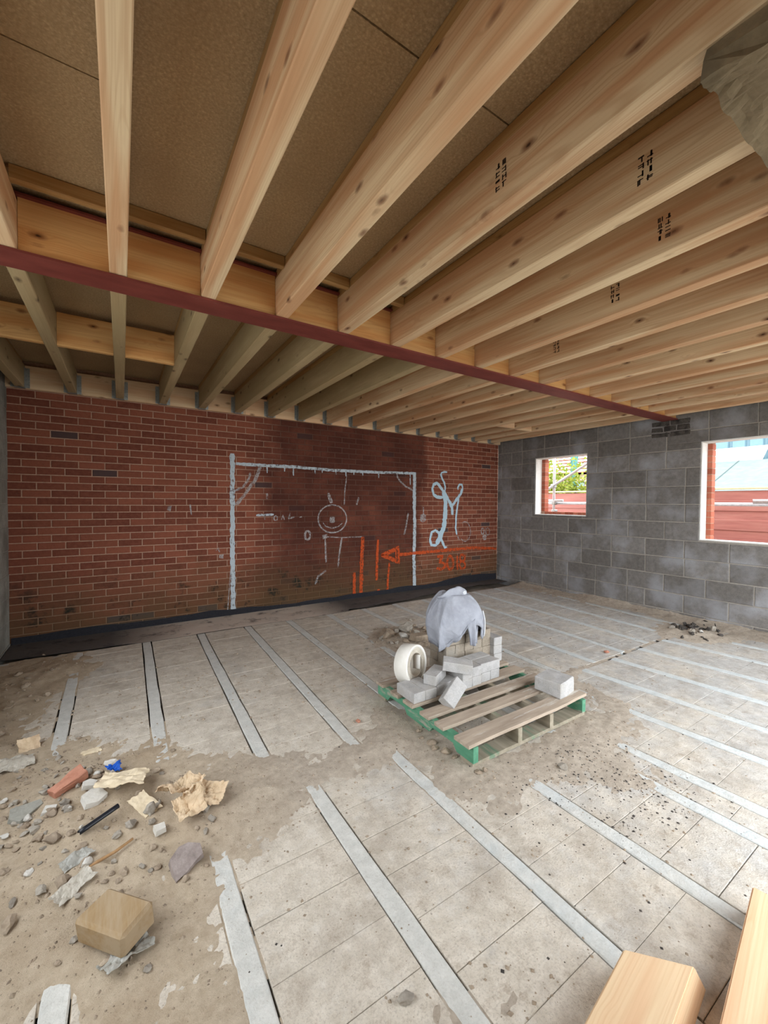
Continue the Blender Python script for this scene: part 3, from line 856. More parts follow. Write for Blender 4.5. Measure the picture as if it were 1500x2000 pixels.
# outer brick leaf, standing a little proud into each opening
XO = XR + 0.172
B1 = (W1[0] + 0.02, W1[1] - 0.075, W1[2] + 0.055, W1[3] - 0.02)
B2 = (W2[0] + 0.02, W2[1] - 0.060, W2[2] - 0.02, W2[3] - 0.02)
mb = MB()
slab_with_holes(mb, XO + 0.004, XO + 0.1, YF, YB + 0.3, -0.2, ZD, [(B1[0] - 0.02, B1[1] + 0.004, B1[2] - 0.004, B1[3] + 0.02), (B2[0] - 0.02, B2[1] + 0.004, B2[2] - 0.004, B2[3] + 0.02)])
wall_outer = mb.build('wall_outer', 'mortar')
tag(wall_outer, kind='structure')
r = random.Random(31)
for B in (B1, B2):
    z = B[2]; k = 0
    while z < B[3] - 0.02:
        L = 0.215 if k % 2 else 0.1025
        vs = MB().box(XO, XO + 0.1025, B[1], B[1] + L, z + 0.004, min(z + 0.069, B[3]), r.uniform(0.2, 0.95))
        vs.build('brick', 'brick_outer', wall_outer, tint=True)
        z += COURSE; k += 1
    y = B[0]
    while y < B[1] - 0.03:      # sill bricks on edge
        MB().box(XO, XO + 0.1025, y + 0.004, min(y + 0.071, B[1] - 0.002), B[2] - 0.075, B[2], r.uniform(0.2, 0.95)).build('brick', 'brick_outer', wall_outer, tint=True)
        y += COURSE

# ------------------------------------------------------------------ left wall: solid at the back, open beside the camera
wl = MB()
wl.box(XL - 0.10, XL - 0.004, OPEN_L[1], YB + 0.006, -0.2, ZD).box(XL - 0.10, XL - 0.004, YF - 0.3, OPEN_L[0], -0.2, ZD).box(XL - 0.10, XL - 0.004, OPEN_L[0], OPEN_L[1], 2.25, ZD).box(XL - 0.10, XL - 0.004, OPEN_L[0], OPEN_L[1], -0.2, SILL_L)
wall_left = wl.build('wall_left', 'block_mortar')
tag(wall_left, kind='structure')
r = random.Random(41)
z = 0.03 - BH; k = 0
while z < ZD - 0.05:
    y = OPEN_L[1] + (0.0 if k % 2 else -0.225)
    while y < YB:
        a, b = max(y, OPEN_L[1]) + 0.004, min(y + 0.445, YB)
        if b - a > 0.03:
            o = r.uniform(-0.002, 0.004)
            z1 = min(z + BH - 0.008, ZD)
            MB().box(XL - 0.05, XL + o, a, b, z, z1, r.uniform(0.3, 0.8)).build('concrete_block', 'render', wall_left, tint=True)
        y += 0.45
    z += BH; k += 1

# front wall behind the camera with the opening under the lintel
mb = MB()
mb.box(XL - 0.1, FRONT[0], YF - 0.1, YF - 0.004, -0.2, ZD).box(FRONT[1], XR + 0.1, YF - 0.1, YF - 0.004, -0.2, ZD).box(FRONT[0], FRONT[1], YF - 0.1, YF - 0.004, 2.35, ZD)
tag(mb.build('wall_front', 'block_mortar'), kind='structure')

# ------------------------------------------------------------------ ceiling: deck, joists, noggings
ceiling = link('ceiling', None)
tag(ceiling, kind='structure')
JX = [-0.005 + 0.4025 * k for k in range(-2, 15)]
JW, JH = 0.072, 0.220
# deck boards, staggered in strips that break over joists
strips = [(XL - 0.1, JX[2], (YF, 1.63, 4.05, YB + 0.1)), (JX[2], JX[5], (YF, 1.02, 3.42, YB + 0.1)), (JX[5], JX[8], (YF, 2.2, 4.6, YB + 0.1)),
          (JX[8], JX[11], (YF, 1.02, 3.42, YB + 0.1)), (JX[11], JX[14], (YF, 1.63, 4.05, YB + 0.1)), (JX[14], XR + 0.3, (YF, 1.02, 3.42, YB + 0.1))]
for x0, x1, ys in strips:
    for a, b in zip(ys[:-1], ys[1:]):
        dz = rng.uniform(0, 0.003)
        MB().box(x0 + 0.0015, x1 - 0.0015, a + 0.002, b - 0.002, ZD + dz, ZD + 0.022).build('deck_panel', 'deck', ceiling)
MB().box(XL - 0.3, XR + 0.4, YF, YB + 0.2, ZD + 0.024, ZD + 0.10).build('roof_covering', 'rock_dark', ceiling)

Y_WEB = 2.44
stamp_at = {3: (1.02, 0.06), 4: (0.72, 0.06), 5: (0.83, 0.06), 6: (1.25, 0.07), 7: (1.9, 0.06)}
def stamp_mesh(seed):
    r = random.Random(seed); vs, fs = [], []
    for row in range(2):          # two rows of unreadable printed characters running up the joist side
        for ch in range(4):
            oy, oz = row * 0.030, ch * 0.026
            for _ in range(3):
                if r.random() < 0.5:
                    w, h = 0.020, 0.004
                else:
                    w, h = 0.005, 0.020
                y0 = oy + r.uniform(0, 0.022 - w if w < 0.02 else 0.002); z0 = oz + r.uniform(0, 0.022 - h if h < 0.02 else 0.002)
                k = len(vs)
                vs += [(0, y0, z0), (0, y0 + w, z0), (0, y0 + w, z0 + h), (0, y0, z0 + h)]
                fs.append((k, k + 3, k + 2, k + 1))
    return mesh('grade_stamp', vs, fs)

def hanger_mesh():
    mb = MB(); w = JW / 2 + 0.001; t = 0.003
    mb.box(-w - t, -w, -0.055, 0.0, -0.004, 0.19).box(w, w + t, -0.055, 0.0, -0.004, 0.19).box(-w - t, w + t, -0.055, 0.0, -0.007, -0.004)
    mb.box(-w - 0.035, -w - t, -0.003, 0.0, 0.0, 0.19).box(w + t, w + 0.035, -0.003, 0.0, 0.0, 0.19)
    for s in (-1, 1):
        for z in (0.03, 0.08, 0.13, 0.17):
            x = s * (w + 0.02)
            mb.box(x - 0.004, x + 0.004, -0.006, -0.003, z - 0.004, z + 0.004)
    return mesh('joist_hanger', mb.v, mb.f)
hang_me = hanger_mesh(); hang_me.materials.append(MAT['galvanised'])

Y_PL = YB - 0.050          # face of the wall plate
for i, x in enumerate(JX):
    j = lumber('joist', JW, JH, Y_WEB - 0.006 - YF, 'pine', ceiling, (x, YF, ZJ + rng.uniform(-0.001, 0.001)))
    if (i - 2) in stamp_at:
        sy, sz = stamp_at[i - 2]
        link('grade_stamp', stamp_mesh(i), 'stamp_ink', j, (-JW / 2 - 0.0008, sy - YF, sz))
    lumber('firring_strip', 0.050, ZD - ZJ - JH, Y_WEB - 0.006 - YF, 'firring', ceiling, (x - 0.008, YF, ZJ + JH))
    old = i <= 7
    fj = lumber('joist', JW, JH, Y_PL - Y_WEB - 0.014, 'pine_weathered' if old else 'pine', ceiling, (x, Y_WEB + 0.012, ZJ + rng.uniform(-0.001, 0.001)))
    if old:
        fj['label'] = 'weathered greenish grey joist'
    link('joist_hanger', hang_me, None, fj, (0, Y_PL - Y_WEB - 0.013, 0))
    lumber('firring_strip', 0.050, ZD - ZJ - JH, Y_PL - Y_WEB - 0.014, 'firring', ceiling, (x - 0.008, Y_WEB + 0.012, ZJ + JH))
# noggings standing on the steel flange, and the batten under the board joint
for i in range(len(JX) - 1):
    a, b = JX[i] + JW / 2, JX[i + 1] - JW / 2
    lumber('nogging', 0.045, 0.239, b - a - 0.003, 'pine_warm', ceiling, (b - 0.0015, 2.3985, ZJ + 0.001), math.pi / 2)
    lumber('deck_batten', 0.036, 0.060, b - a - 0.003, 'firring', ceiling, (b - 0.0015, 2.232, ZD - 0.060), math.pi / 2)
for a, b in [(XL, JX[0] - JW / 2), (JX[-1] + JW / 2, XR)]:
    if b - a > 0.05:
        lumber('nogging', 0.045, 0.239, b - a - 0.004, 'pine_warm', ceiling, (b - 0.002, 2.3985, ZJ + 0.001), math.pi / 2)
for i in range(0, 3):
    a, b = JX[i] + JW / 2, JX[i + 1] - JW / 2
    lumber('nogging', 0.045, 0.229, b - a - 0.003, 'pine_warm', ceiling, (b - 0.0015, 3.672, ZJ + 0.001), math.pi / 2)
a, b = JX[13] + JW / 2, JX[14] - JW / 2
lumber('nogging', 0.045, 0.10, b - a - 0.003, 'pine_pale', ceiling, (b - 0.0015, 4.0, ZJ + 0.0), math.pi / 2)
a, b = JX[14] + JW / 2, JX[15] - JW / 2
lumber('nogging', 0.045, 0.10, b - a - 0.003, 'pine_pale', ceiling, (b - 0.0015, 4.02, ZJ + 0.0), math.pi / 2)
# wall plate along the brick wall, in three lengths
for a, b in ((XL, 1.30), (1.302, 3.70), (3.702, XR)):
    lumber('wall_plate', 0.048, 0.222, b - a, 'pine_pale', ceiling, (b, YB - 0.026, ZJ - 0.004), math.pi / 2)

# steel beam
mb = MB()
prof = [(-0.088, 0.0), (0.088, 0.0), (0.088, 0.011), (0.012, 0.013), (0.004, 0.020), (0.004, 0.236), (0.012, 0.243), (0.088, 0.245), (0.088, 0.256),
        (-0.088, 0.256), (-0.088, 0.245), (-0.012, 0.243), (-0.004, 0.236), (-0.004, 0.020), (-0.012, 0.013), (-0.088, 0.011)]
vs = []
for x in (XL - 0.05, XR + 0.08):
    vs += [(x, Y_WEB + 0.003 + a, ZJ - 0.0135 + b) for a, b in prof]
n = len(prof)
fs = [(i, i + n, (i + 1) % n + n, (i + 1) % n) for i in range(n)]
fs += [(0, 1, 2, 3, 12 + 2, 15), (3, 4, 13, 14), (4, 5, 12, 13), (5, 6, 11, 12), (6, 7, 8, 9, 10, 11)]
fs += [tuple(n + q for q in reversed(f)) for f in fs[-5:]]
steel = link('steel_beam', mesh('steel_beam', vs, fs), 'red_oxide')
tag(steel, 'red oxide painted steel beam crossing under the ceiling joists', 'steel beam')

# concrete lintel with a ragged mortar-smeared end, near the camera at the upper right
bm = bmesh.new()
X0, X1, LY0, LY1, LZ0, LZ1 = 1.184, XR, 0.14, 0.432, 2.425, ZJ - 0.002
N = 120
ring = [(LY0 + (LY1 - LY0) * k / 14, LZ0) for k in range(15)] + [ (LY1, (LZ0 + LZ1) / 2), (LY1, LZ1), (LY0, LZ1), (LY0, (LZ0 + LZ1) / 2)]
rows = []
for i in range(N + 1):
    t = i / N
    x = X0 + (X1 - X0) * t ** 2.0
    row = []
    for (y, z) in ring:
        e = math.exp(-(x - X0) / 0.35)
        dx = 0.03 * fbm(x * 3, y * 16, z * 16, 1.0, 3) * max(0.0, 1 - i / 4)
        yy = y + 0.012 * fbm(x, y, z, 9.0, 4) * (0.4 + e)
        zz = z if z > LZ1 - 0.005 else z + (0.010 * fbm(x + 4, y, z, 9.0, 4) + 0.010 * fbm(x, y + 3, z, 26.0, 3)) * (0.4 + e)
        row.append(bm.verts.new((x + dx, yy, min(zz, LZ1))))
    rows.append(row)
m = len(ring)
for i in range(N):
    for k in range(m):
        bm.faces.new((rows[i][k], rows[i][(k + 1) % m], rows[i + 1][(k + 1) % m], rows[i + 1][k]))
bm.faces.new(rows[0][::-1]); bm.faces.new(rows[-1])
bmesh.ops.recalc_face_normals(bm, faces=bm.faces)
lint = link('concrete_lintel', bm_mesh(bm, 'concrete_lintel'), 'lintel')
tag(lint, 'grey concrete lintel with ragged mortar-smeared end under the joists at upper right', 'lintel')

# ------------------------------------------------------------------ membrane along the foot of the brick wall
def membrane():
    xs = np.arange(XL + 0.01, XR - 0.01, 0.035)
    prof = []
    vs, fs = [], []
    n = 13
    for x in xs:
        h = 0.075 + 0.03 * fbm(x, 0, 0, 1.1, 3) + (0.06 if x > 4.2 else 0.0) * min(1, (x - 4.2) / 0.8)
        front = 4.70 + 0.05 * fbm(x, 7, 0, 0.9, 3) if x < 2.5 else 4.72 + (min(1, (x - 2.5) / 2.5)) * 0.28 + 0.07 * fbm(x, 7, 0, 1.3, 3)
        if x < 0.2: front += 0.10 * (0.2 - x)
        for k in range(n):
            t = k / (n - 1)
            if t < 0.25:
                y = YB - 0.010; z = h - (h - 0.008) * (t / 0.25)
            else:
                u = (t - 0.25) / 0.75
                y = YB - 0.010 + (front - YB + 0.010) * u
                z = 0.008 - 0.003 * u + 0.006 * fbm(x, y, 2, 4.5, 3) * math.sin(math.pi * min(1, u * 1.05))
                if u > 0.99: z = 0.003
            vs.append((x, y + 0.004 * fbm(x, z, 5, 6.0, 2), z))
    for i in range(len(xs) - 1):
        for k in range(n - 1):
            fs.append((i * n + k, i * n + k + 1, (i + 1) * n + k + 1, (i + 1) * n + k))
    me = mesh('plastic_membrane', vs, fs, False)
    return me
mem = link('plastic_membrane', membrane(), 'membrane')
tag(mem, 'black dusty plastic sheet lying along the foot of the brick wall', 'plastic sheet')
sol = mem.modifiers.new('thickness', 'SOLIDIFY'); sol.thickness = 0.002

# ------------------------------------------------------------------ outside the openings
scaff = link('scaffold', None, loc=(7.0, 4.85, -0.2))
tag(scaff, 'galvanised tube scaffold standing outside the two window openings', 'scaffold')
def spart(name, a, b, r=0.024, hollow=False):
    off = Vector((7.0, 4.85, -0.2))
    a = Vector(a) - off; b = Vector(b) - off
    vs, fs = tube_pts([a, b], r, 12, not hollow)
    if hollow:
        vi, fi = tube_pts([a, b], r * 0.85, 12, False)
        k = len(vs); vs += vi; fs += [tuple(i + k for i in reversed(f)) for f in fi]
        fs += [(i, i + k, (i + 1) % 12 + k, (i + 1) % 12) for i in range(12)]
    return link(name, mesh(name, vs, fs, True), 'tube_steel', scaff)
spart('standard', (7.0, 4.852, -0.2), (7.0, 4.852, 4.5))
spart('ledger_tube', (7.05, 5.6, 1.428), (7.05, 1.55, 1.424))
spart('short_tube', (7.0, 5.05, 1.475), (7.0, 4.66, 1.475))
spart('brace', (6.95, 5.12, 1.605), (6.95, 3.2, 2.66))
spart('end_tube', (6.86, 1.87, 1.462), (7.2, 0.6, 1.462), 0.03, True)
spart('standard', (7.0, 0.7, -0.2), (7.0, 0.7, 4.5))
def coupler(p):
    off = Vector((7.0, 4.85, -0.2))
    bm = chamfer_box(0.05, 0.04, 0.035, 0.012)
    link('coupler', bm_mesh(bm, 'coupler'), 'galvanised', scaff, Vector(p) - off)
for p in ((6.98, 4.852, 1.755), (7.02, 4.852, 1.43), (7.04, 1.62, 1.44), (7.02, 4.852, 1.27)):
    coupler(p)

fence = link('timber_fence', None, loc=(8.1, 3.0, -0.2))
tag(fence, 'red-brown horizontal board fence outside the window openings', 'fence')
zf = -0.2; k = 0
while zf < 1.50:
    lumber('fence_board', 0.022, 0.168, 11.0, 'fence_red', fence, (0.012 * (k % 2) - 0.006, -5.0, zf + 0.2))
    zf += 0.152; k += 1
lumber('fence_cap', 0.07, 0.03, 11.0, 'fence_cap', fence, (0.0, -5.0, zf + 0.236))
for y in (-4.0, -1.6, 0.8, 3.2, 5.5):
    lumber('fence_post', 0.08, 1.7, 0.08, 'fence_cap', fence, (0.07, y, 0.0))

shed = link('neighbouring_shed', None, loc=(9.5, 2.5, -0.2))
tag(shed, 'shed with pale mint felt roof and white verge board behind the fence', 'shed')
def local(pts, o): return [(p[0] - o[0], p[1] - o[1], p[2] - o[2]) for p in pts]
O = (9.5, 2.5, -0.2)
ya, yb, xa, xb, za, zb = -2.5, 5.0, 8.45, 10.4, 1.56, 2.30
vs = local([(xa, ya, za), (xa, yb, za), (xb, yb, zb), (xb, ya, zb), (xa, ya, za - 0.05), (xa, yb, za - 0.05), (xb, yb, zb - 0.05), (xb, ya, zb - 0.05)], O)
roof = link('roof', mesh('roof', vs, [(0, 3, 2, 1), (4, 5, 6, 7), (0, 1, 5, 4), (1, 2, 6, 5), (2, 3, 7, 6), (3, 0, 4, 7)]), 'mint_felt', shed)
for y in (0.2, 1.15, 2.1, 3.05, 4.0):
    vs = local([(xa, y, za + 0.004), (xa, y + 0.025, za + 0.004), (xb, y + 0.025, zb + 0.004), (xb, y, zb + 0.004)], O)
    link('felt_seam', mesh('felt_seam', vs, [(0, 3, 2, 1)]), 'felt_seam', roof)
MB().box(xa + 0.1 - O[0], xb + 0.5 - O[0], ya - O[1], yb - O[1], 0, za + 0.1).build('shed_wall', 'fence_red', shed)
vs = local([(xb, 2.72, zb + 0.0), (xb, yb, zb + 0.0), (xb, yb, zb + 0.27), (xb, 2.62, zb + 0.27)], O)
vs += [(v[0] + 0.05, v[1], v[2]) for v in vs]
link('verge_board', mesh('verge_board', vs, [(0, 3, 2, 1), (4, 5, 6, 7), (0, 1, 5, 4), (1, 2, 6, 5), (2, 3, 7, 6), (3, 0, 4, 7)]), 'white_board', shed)

barn = link('metal_barn', None, loc=(11.5, 2.0, -0.2))
tag(barn, 'pale blue corrugated metal building behind the shed roof', 'building')
mb = MB(); y = -8.0
vs, fs = [], []
prof = []
while y < 3.6:
    prof += [(0.0, y), (0.0, y + 0.20), (0.05, y + 0.225), (0.05, y + 0.275), (0.0, y + 0.30)]
    y += 0.30
for z in (0.0, 3.15):
    vs += [(a, b, z) for a, b in prof]
n = len(prof)
fs = [(i, i + 1, i + 1 + n, i + n) for i in range(n - 1)]
o = link('metal_cladding', mesh('metal_cladding', vs, fs), 'blue_metal', barn)
o.modifiers.new('thickness', 'SOLIDIFY').thickness = 0.01
MB().box(0.06, 6.0, -8.0, 3.6, 0.0, 3.12).build('barn_body', 'blue_metal', barn)

house = link('far_house', None, loc=(17.0, 11.5, -0.2))
tag(house, 'pinkish house wall with red tiled roof far behind the shrub', 'house')
MB().box(0, 4, -3.0, 6.0, 0, 3.0).build('wall', 'house_wall', house)
MB().box(-0.04, 0.0, -1.2, -0.4, 1.6, 2.6).build('window', 'blue_metal', house)
for k in range(11):        # tile courses stepping up the slope
    x0 = -0.2 + k * 0.22; z0 = 3.0 + k * 0.17
    MB().box(x0, x0 + 0.26, -3.2, 6.2, z0 - 0.02, z0 + 0.02).build('tile_course', 'terracotta', house)
MB().box(0.0, 2.2, -3.0, 6.0, 2.9, 3.02).build('eaves', 'terracotta', house)

shrub = link('leafy_shrub', None, loc=(10.6, 7.3, -0.2))
tag(shrub, 'yellow-green leafy shrub beyond the fence through the smaller window', 'shrub')
r = random.Random(77)
vs, fs = [], []
for i in range(5200):
    u, v, w = (r.gauss(0, 0.5) for _ in range(3))
    c = Vector((u * 0.7, max(-1.7, min(1.9, v * 1.6)), 1.75 + w * 1.05))
    if c.z > 3.2 or c.z < 0.5: continue
    a = Vector((r.uniform(-1, 1), r.uniform(-1, 1), r.uniform(-1, 1))).normalized() * r.uniform(0.04, 0.075)
    b = a.cross(Vector((r.uniform(-1, 1), r.uniform(-1, 1), r.uniform(-1, 1)))).normalized() * a.length * 0.55
    k = len(vs)
    vs += [c - a, c + b, c + a, c - b]
    fs.append((k, k + 1, k + 2, k + 3))
tag(link('foliage', mesh('foliage', vs, fs), 'leaf', shrub), kind='stuff')
for k in range(5):
    t = k / 5 * 6.28
    vs, fs = tube_pts([(0.05 * math.cos(t), 0.3 * (k - 2), 0), (0.2 * math.cos(t), 0.45 * (k - 2), 1.1), (0.35 * math.cos(t), 0.6 * (k - 2), 2.2)], [0.04, 0.03, 0.012], 7)
    link('stem', mesh('stem', vs, fs, True), 'bark', shrub)
net = MB(); vs, fs = [], []
for i in range(17):
    for j in range(5):
        vs.append((0.03 * math.sin(i * 1.7 + j), -0.11 + 0.055 * j + 0.015 * math.sin(i * 0.9), i * 0.25))
for i in range(16):
    for j in range(4):
        k = i * 5 + j; fs.append((k, k + 1, k + 6, k + 5))
o = link('debris_netting', mesh('debris_netting', vs, fs, True), 'teal_net', None, (11.6, 7.38, -0.2))
o.modifiers.new('thickness', 'SOLIDIFY').thickness = 0.004
tag(o, 'strip of turquoise debris netting hanging outside the smaller window', 'netting')

# ------------------------------------------------------------------ pallet
PX0, PX1, PY0, PY1 = 1.565, 2.600, 1.540, 2.500
pallet = link('wooden_pallet', None, loc=(PX0, PY0, 0.0))
tag(pallet, 'worn wooden pallet with chipped green side carrying concrete bricks', 'pallet')
def stringer(x, w, mat, green_end):
    # plank on edge with two fork notches cut from its underside
    z0, z1 = 0.030, 0.114
    ys = [(0.0, z0), (0.13, z0), (0.16, 0.066), (0.34, 0.066), (0.37, z0), (0.60, z0), (0.63, 0.066), (0.80, 0.066), (0.83, z0), (PY1 - PY0, z0)]
    vs, fs = [], []
    for s in (0, w):
        vs += [(x + s, y, z) for y, z in ys] + [(x + s, y, z1) for y, z in ys]
    n = len(ys)
    for i in range(n - 1):
        fs += [(i, i + n, i + n + 1, i + 1), (2 * n + i, 2 * n + i + 1, 3 * n + i + 1, 3 * n + i), (i, i + 1, 2 * n + i + 1, 2 * n + i), (n + i, 3 * n + i, 3 * n + i + 1, n + i + 1)]
    fs += [(0, 2 * n, 3 * n, n), (n - 1, 2 * n - 1, 4 * n - 1, 3 * n - 1)]
    return link('stringer', mesh('stringer', vs, fs), mat, pallet)
s0 = stringer(0.0, 0.036, 'pallet_green', True); s0['label'] = 'chipped green painted side'
stringer(0.360, 0.034, 'pallet_side', False)
stringer(0.655, 0.034, 'pallet_side', False)
s3 = stringer(PX1 - PX0 - 0.036, 0.036, 'pallet_green', True); s3['label'] = 'dull green painted side'
r = random.Random(8)
for i, (a, b) in enumerate([(1.548, 1.662), (1.752, 1.832), (1.886, 1.972), (2.050, 2.150), (2.205, 2.300), (2.390, 2.480)]):
    n = 10; vs, fs = [], []
    warp = 0.014 if i == 0 else 0.002
    for k in range(n + 1):
        t = k / n; x = -0.028 + t * (PX1 - PX0 + 0.05)
        dz = warp * max(0.0, t - 0.75) * 4 * (1 if i == 0 else r.uniform(-1, 1)) + r.uniform(-0.0006, 0.0006)
        e = 0.010 * fbm(t * 3 + i, 2, 0, 1.0, 3) if i == 0 else r.uniform(-0.0015, 0.0015)
        for y, z in ((a + e, 0.1145), (b, 0.1145), (b, 0.134), (a + e, 0.134)):
            vs.append((x, y - PY0, z + dz))
    for k in range(n):
        for q in range(4):
            fs.append((k * 4 + q, k * 4 + (q + 1) % 4, (k + 1) * 4 + (q + 1) % 4, (k + 1) * 4 + q))
    fs += [(3, 2, 1, 0), tuple(n * 4 + q for q in range(4))]
    link('top_board', mesh('top_board', vs, fs), 'pallet_wood', pallet)
for a, b in ((1.545, 1.640), (1.98, 2.06), (2.40, 2.495)):
    MB().box(0.0, PX1 - PX0, a - PY0, b - PY0, 0.008, 0.0295).build('bottom_board', 'pallet_side', pallet)

# ------------------------------------------------------------------ concrete bricks
def make_brick_mesh(seed, mat, L=0.196, W=0.092, H=0.066):
    bm = chamfer_box(L / 2, W / 2, H / 2, 0.003, 0.0015, random.Random(seed))
    for v in bm.verts:
        v.co.z += H / 2
    me = bm_mesh(bm, 'concrete_brick'); me.materials.append(MAT[mat])
    return me
BRK = [make_brick_mesh(i, 'concrete_brick') for i in range(5)]
BRB = [make_brick_mesh(i + 20, 'brown_brick') for i in range(5)]
r = random.Random(15)
ZB = 0.1345
def put_brick(x, y, z, rot=(0, 0, 0), lib=BRK, label=None, group=None):
    o = link('concrete_brick', r.choice(lib), None, None, (x, y, z), rot)
    return tag(o, label, 'brick', group)
q = math.pi / 2
ex = Vector((0.17, 0.06, 0.075)).normalized(); ey = Vector((-0.45, 0.55, 0.70)); ey = (ey - ex * ey.dot(ex)).normalized(); ez = ex.cross(ey)
tipped = Matrix((ex, ey, ez)).transposed().to_euler()
put_brick(1.606, 2.155, ZB, (0, 0, q), label='grey brick at the left front corner of the pallet pile')
put_brick(1.701, 2.153, ZB, (0, 0, q - 0.02), label='second flat grey brick from the left on the pallet')
put_brick(1.850, 2.120, ZB, (0, 0, 0.06), label='flat grey brick carrying another brick beside the white roll')
put_brick(1.808, 2.150, ZB + 0.067, (0, 0, 0.5), label='grey brick lying on top of the flat one before the white roll')
put_brick(1.80, 1.985, ZB + 0.03, tipped, label='grey brick tipped on its edge at the front of the pile')
put_brick(1.935, 2.070, ZB + 0.136, (0.10, 0.10, -0.72), label='grey brick leaning diagonally across the middle of the pile')
for zi, z in enumerate((ZB, ZB + 0.0665)):
    put_brick(2.006, 2.135, z, (0, 0, q), label='%s grey brick of the narrow column left of the square block pile' % ('lower', 'upper')[zi])
    put_brick(2.102, 2.140, z, (0, 0, q), label='%s grey brick of the column touching the square block pile' % ('lower', 'upper')[zi])
put_brick(2.202, 2.150, ZB, (0, 0, q), label='lower left grey brick of the square pile on the pallet')
put_brick(2.299, 2.152, ZB, (0, 0, q), label='lower right grey brick of the square pile on the pallet')
put_brick(2.250, 2.100, ZB + 0.0665, (0, 0, 0.0), label='front grey brick on top of the square pile')
put_brick(2.252, 2.196, ZB + 0.0665, (0, 0, 0.01), label='rear grey brick on top of the square pile')
LAB = 'brown-grey brick in the stack under the sweatshirt'; GRP = 'bricks stacked under the sweatshirt'
ORD = ('bottom', 'second', 'third', 'fourth', 'fifth', 'sixth', 'seventh', 'top')
for layer in range(8):
    LAB = '%s course brown-grey brick in the stack under the sweatshirt' % ORD[layer]; GRP = 'stack under the sweatshirt, %s course' % ORD[layer]
    z = ZB + layer * 0.0668
    if layer < 4:
        if layer % 2 == 0:
            for k in range(5):
                put_brick(2.088 + k * 0.0955, 2.40, z, (0, 0, q + r.uniform(-0.03, 0.03)), BRB, LAB, GRP)
        else:
            for k in range(2):
                for m in range(2):
                    put_brick(2.140 + k * 0.202, 2.352 + m * 0.097, z, (0, 0, r.uniform(-0.02, 0.02)), BRB, LAB, GRP)
            put_brick(2.470, 2.40, z, (0, 0, q), BRB, LAB, GRP)
    else:
        for m in range(2):
            put_brick(2.22 + r.uniform(-0.01, 0.01), 2.352 + m * 0.097, z, (0, 0, r.uniform(-0.04, 0.04)), BRB, LAB, GRP)
for k in range(3):
    put_brick(2.562, 2.36, ZB + k * 0.0668, (0, 0, q + r.uniform(-0.03, 0.03)), BRK, 'grey brick in the low column right of the sweatshirt stack', 'low brick column beside the stack')

# larger rough block by itself on the right of the pallet
bm = chamfer_box(0.095, 0.093, 0.05, 0.006, 0.006, random.Random(4))
bmesh.ops.subdivide_edges(bm, edges=bm.edges, cuts=2, use_grid_fill=True)
for v in bm.verts:
    v.co += Vector((fbm(v.co.x, v.co.y, v.co.z, 20, 3), fbm(v.co.y, v.co.z, v.co.x, 20, 3), fbm(v.co.z, v.co.x, v.co.y, 20, 3))) * 0.0025
    v.co.z += 0.05
o = link('concrete_block', bm_mesh(bm, 'concrete_block'), 'concrete_brick', None, (2.487, 1.700, ZB + 0.002), (0.0, 0.03, 0.14))
tag(o, 'rough pale grey concrete block by itself at the right of the pallet', 'block')

# ------------------------------------------------------------------ roll of white strip standing on edge
roll = link('white_roll', None, loc=(1.735, 2.315, ZB), rot=(math.radians(-6), 0, math.radians(21)))
tag(roll, 'off-white roll of strip standing on edge on the pallet', 'roll')
def lathe_y(prof, n=48):
    vs, fs = [], []
    m = len(prof)
    for i in range(n):
        t = 2 * math.pi * i / n
        for rad, y in prof:
            vs.append((rad * math.cos(t), y, rad * math.sin(t)))
    for i in range(n):
        for k in range(m):
            fs.append((i * m + k, i * m + (k + 1) % m, ((i + 1) % n) * m + (k + 1) % m, ((i + 1) % n) * m + k))
    return vs, fs
R0 = 0.136
vs, fs = lathe_y([(R0, -0.05), (R0, 0.05), (R0 - 0.004, 0.054), (R0 - 0.02, 0.052), (R0 - 0.02, -0.052), (R0 - 0.004, -0.054)])
link('outer_wrap', mesh('outer_wrap', vs, fs, True), 'white_roll', roll, (0, 0, R0))
prof_a, prof_b = [], []
for k in range(7):
    rad = R0 - 0.021 - k * 0.0052
    prof_a += [(rad, -0.048 + 0.002 * (k % 2)), (rad - 0.0032, -0.048 + 0.002 * (k % 2)), (rad - 0.0034, -0.044), (rad - 0.005, -0.044)]
prof = prof_a + [(a, -b) for a, b in reversed(prof_a)]
vs, fs = lathe_y(prof)
link('wound_layers', mesh('wound_layers', vs, fs), 'roll_layers', roll, (0, 0, R0))
vs, fs = [], []
for i in range(8):         # loose tail hanging through the middle
    t = i / 7
    for s in (-0.03, 0.03):
        vs.append((0.045 - 0.02 * t, -0.03 + s, 0.055 - 0.085 * t + 0.01 * math.sin(t * 5)))
for i in range(7):
    fs.append((2 * i, 2 * i + 1, 2 * i + 3, 2 * i + 2))
o = link('loose_tail', mesh('loose_tail', vs, fs, True), 'white_roll', roll, (0, 0, R0)); o.modifiers.new('t', 'SOLIDIFY').thickness = 0.002

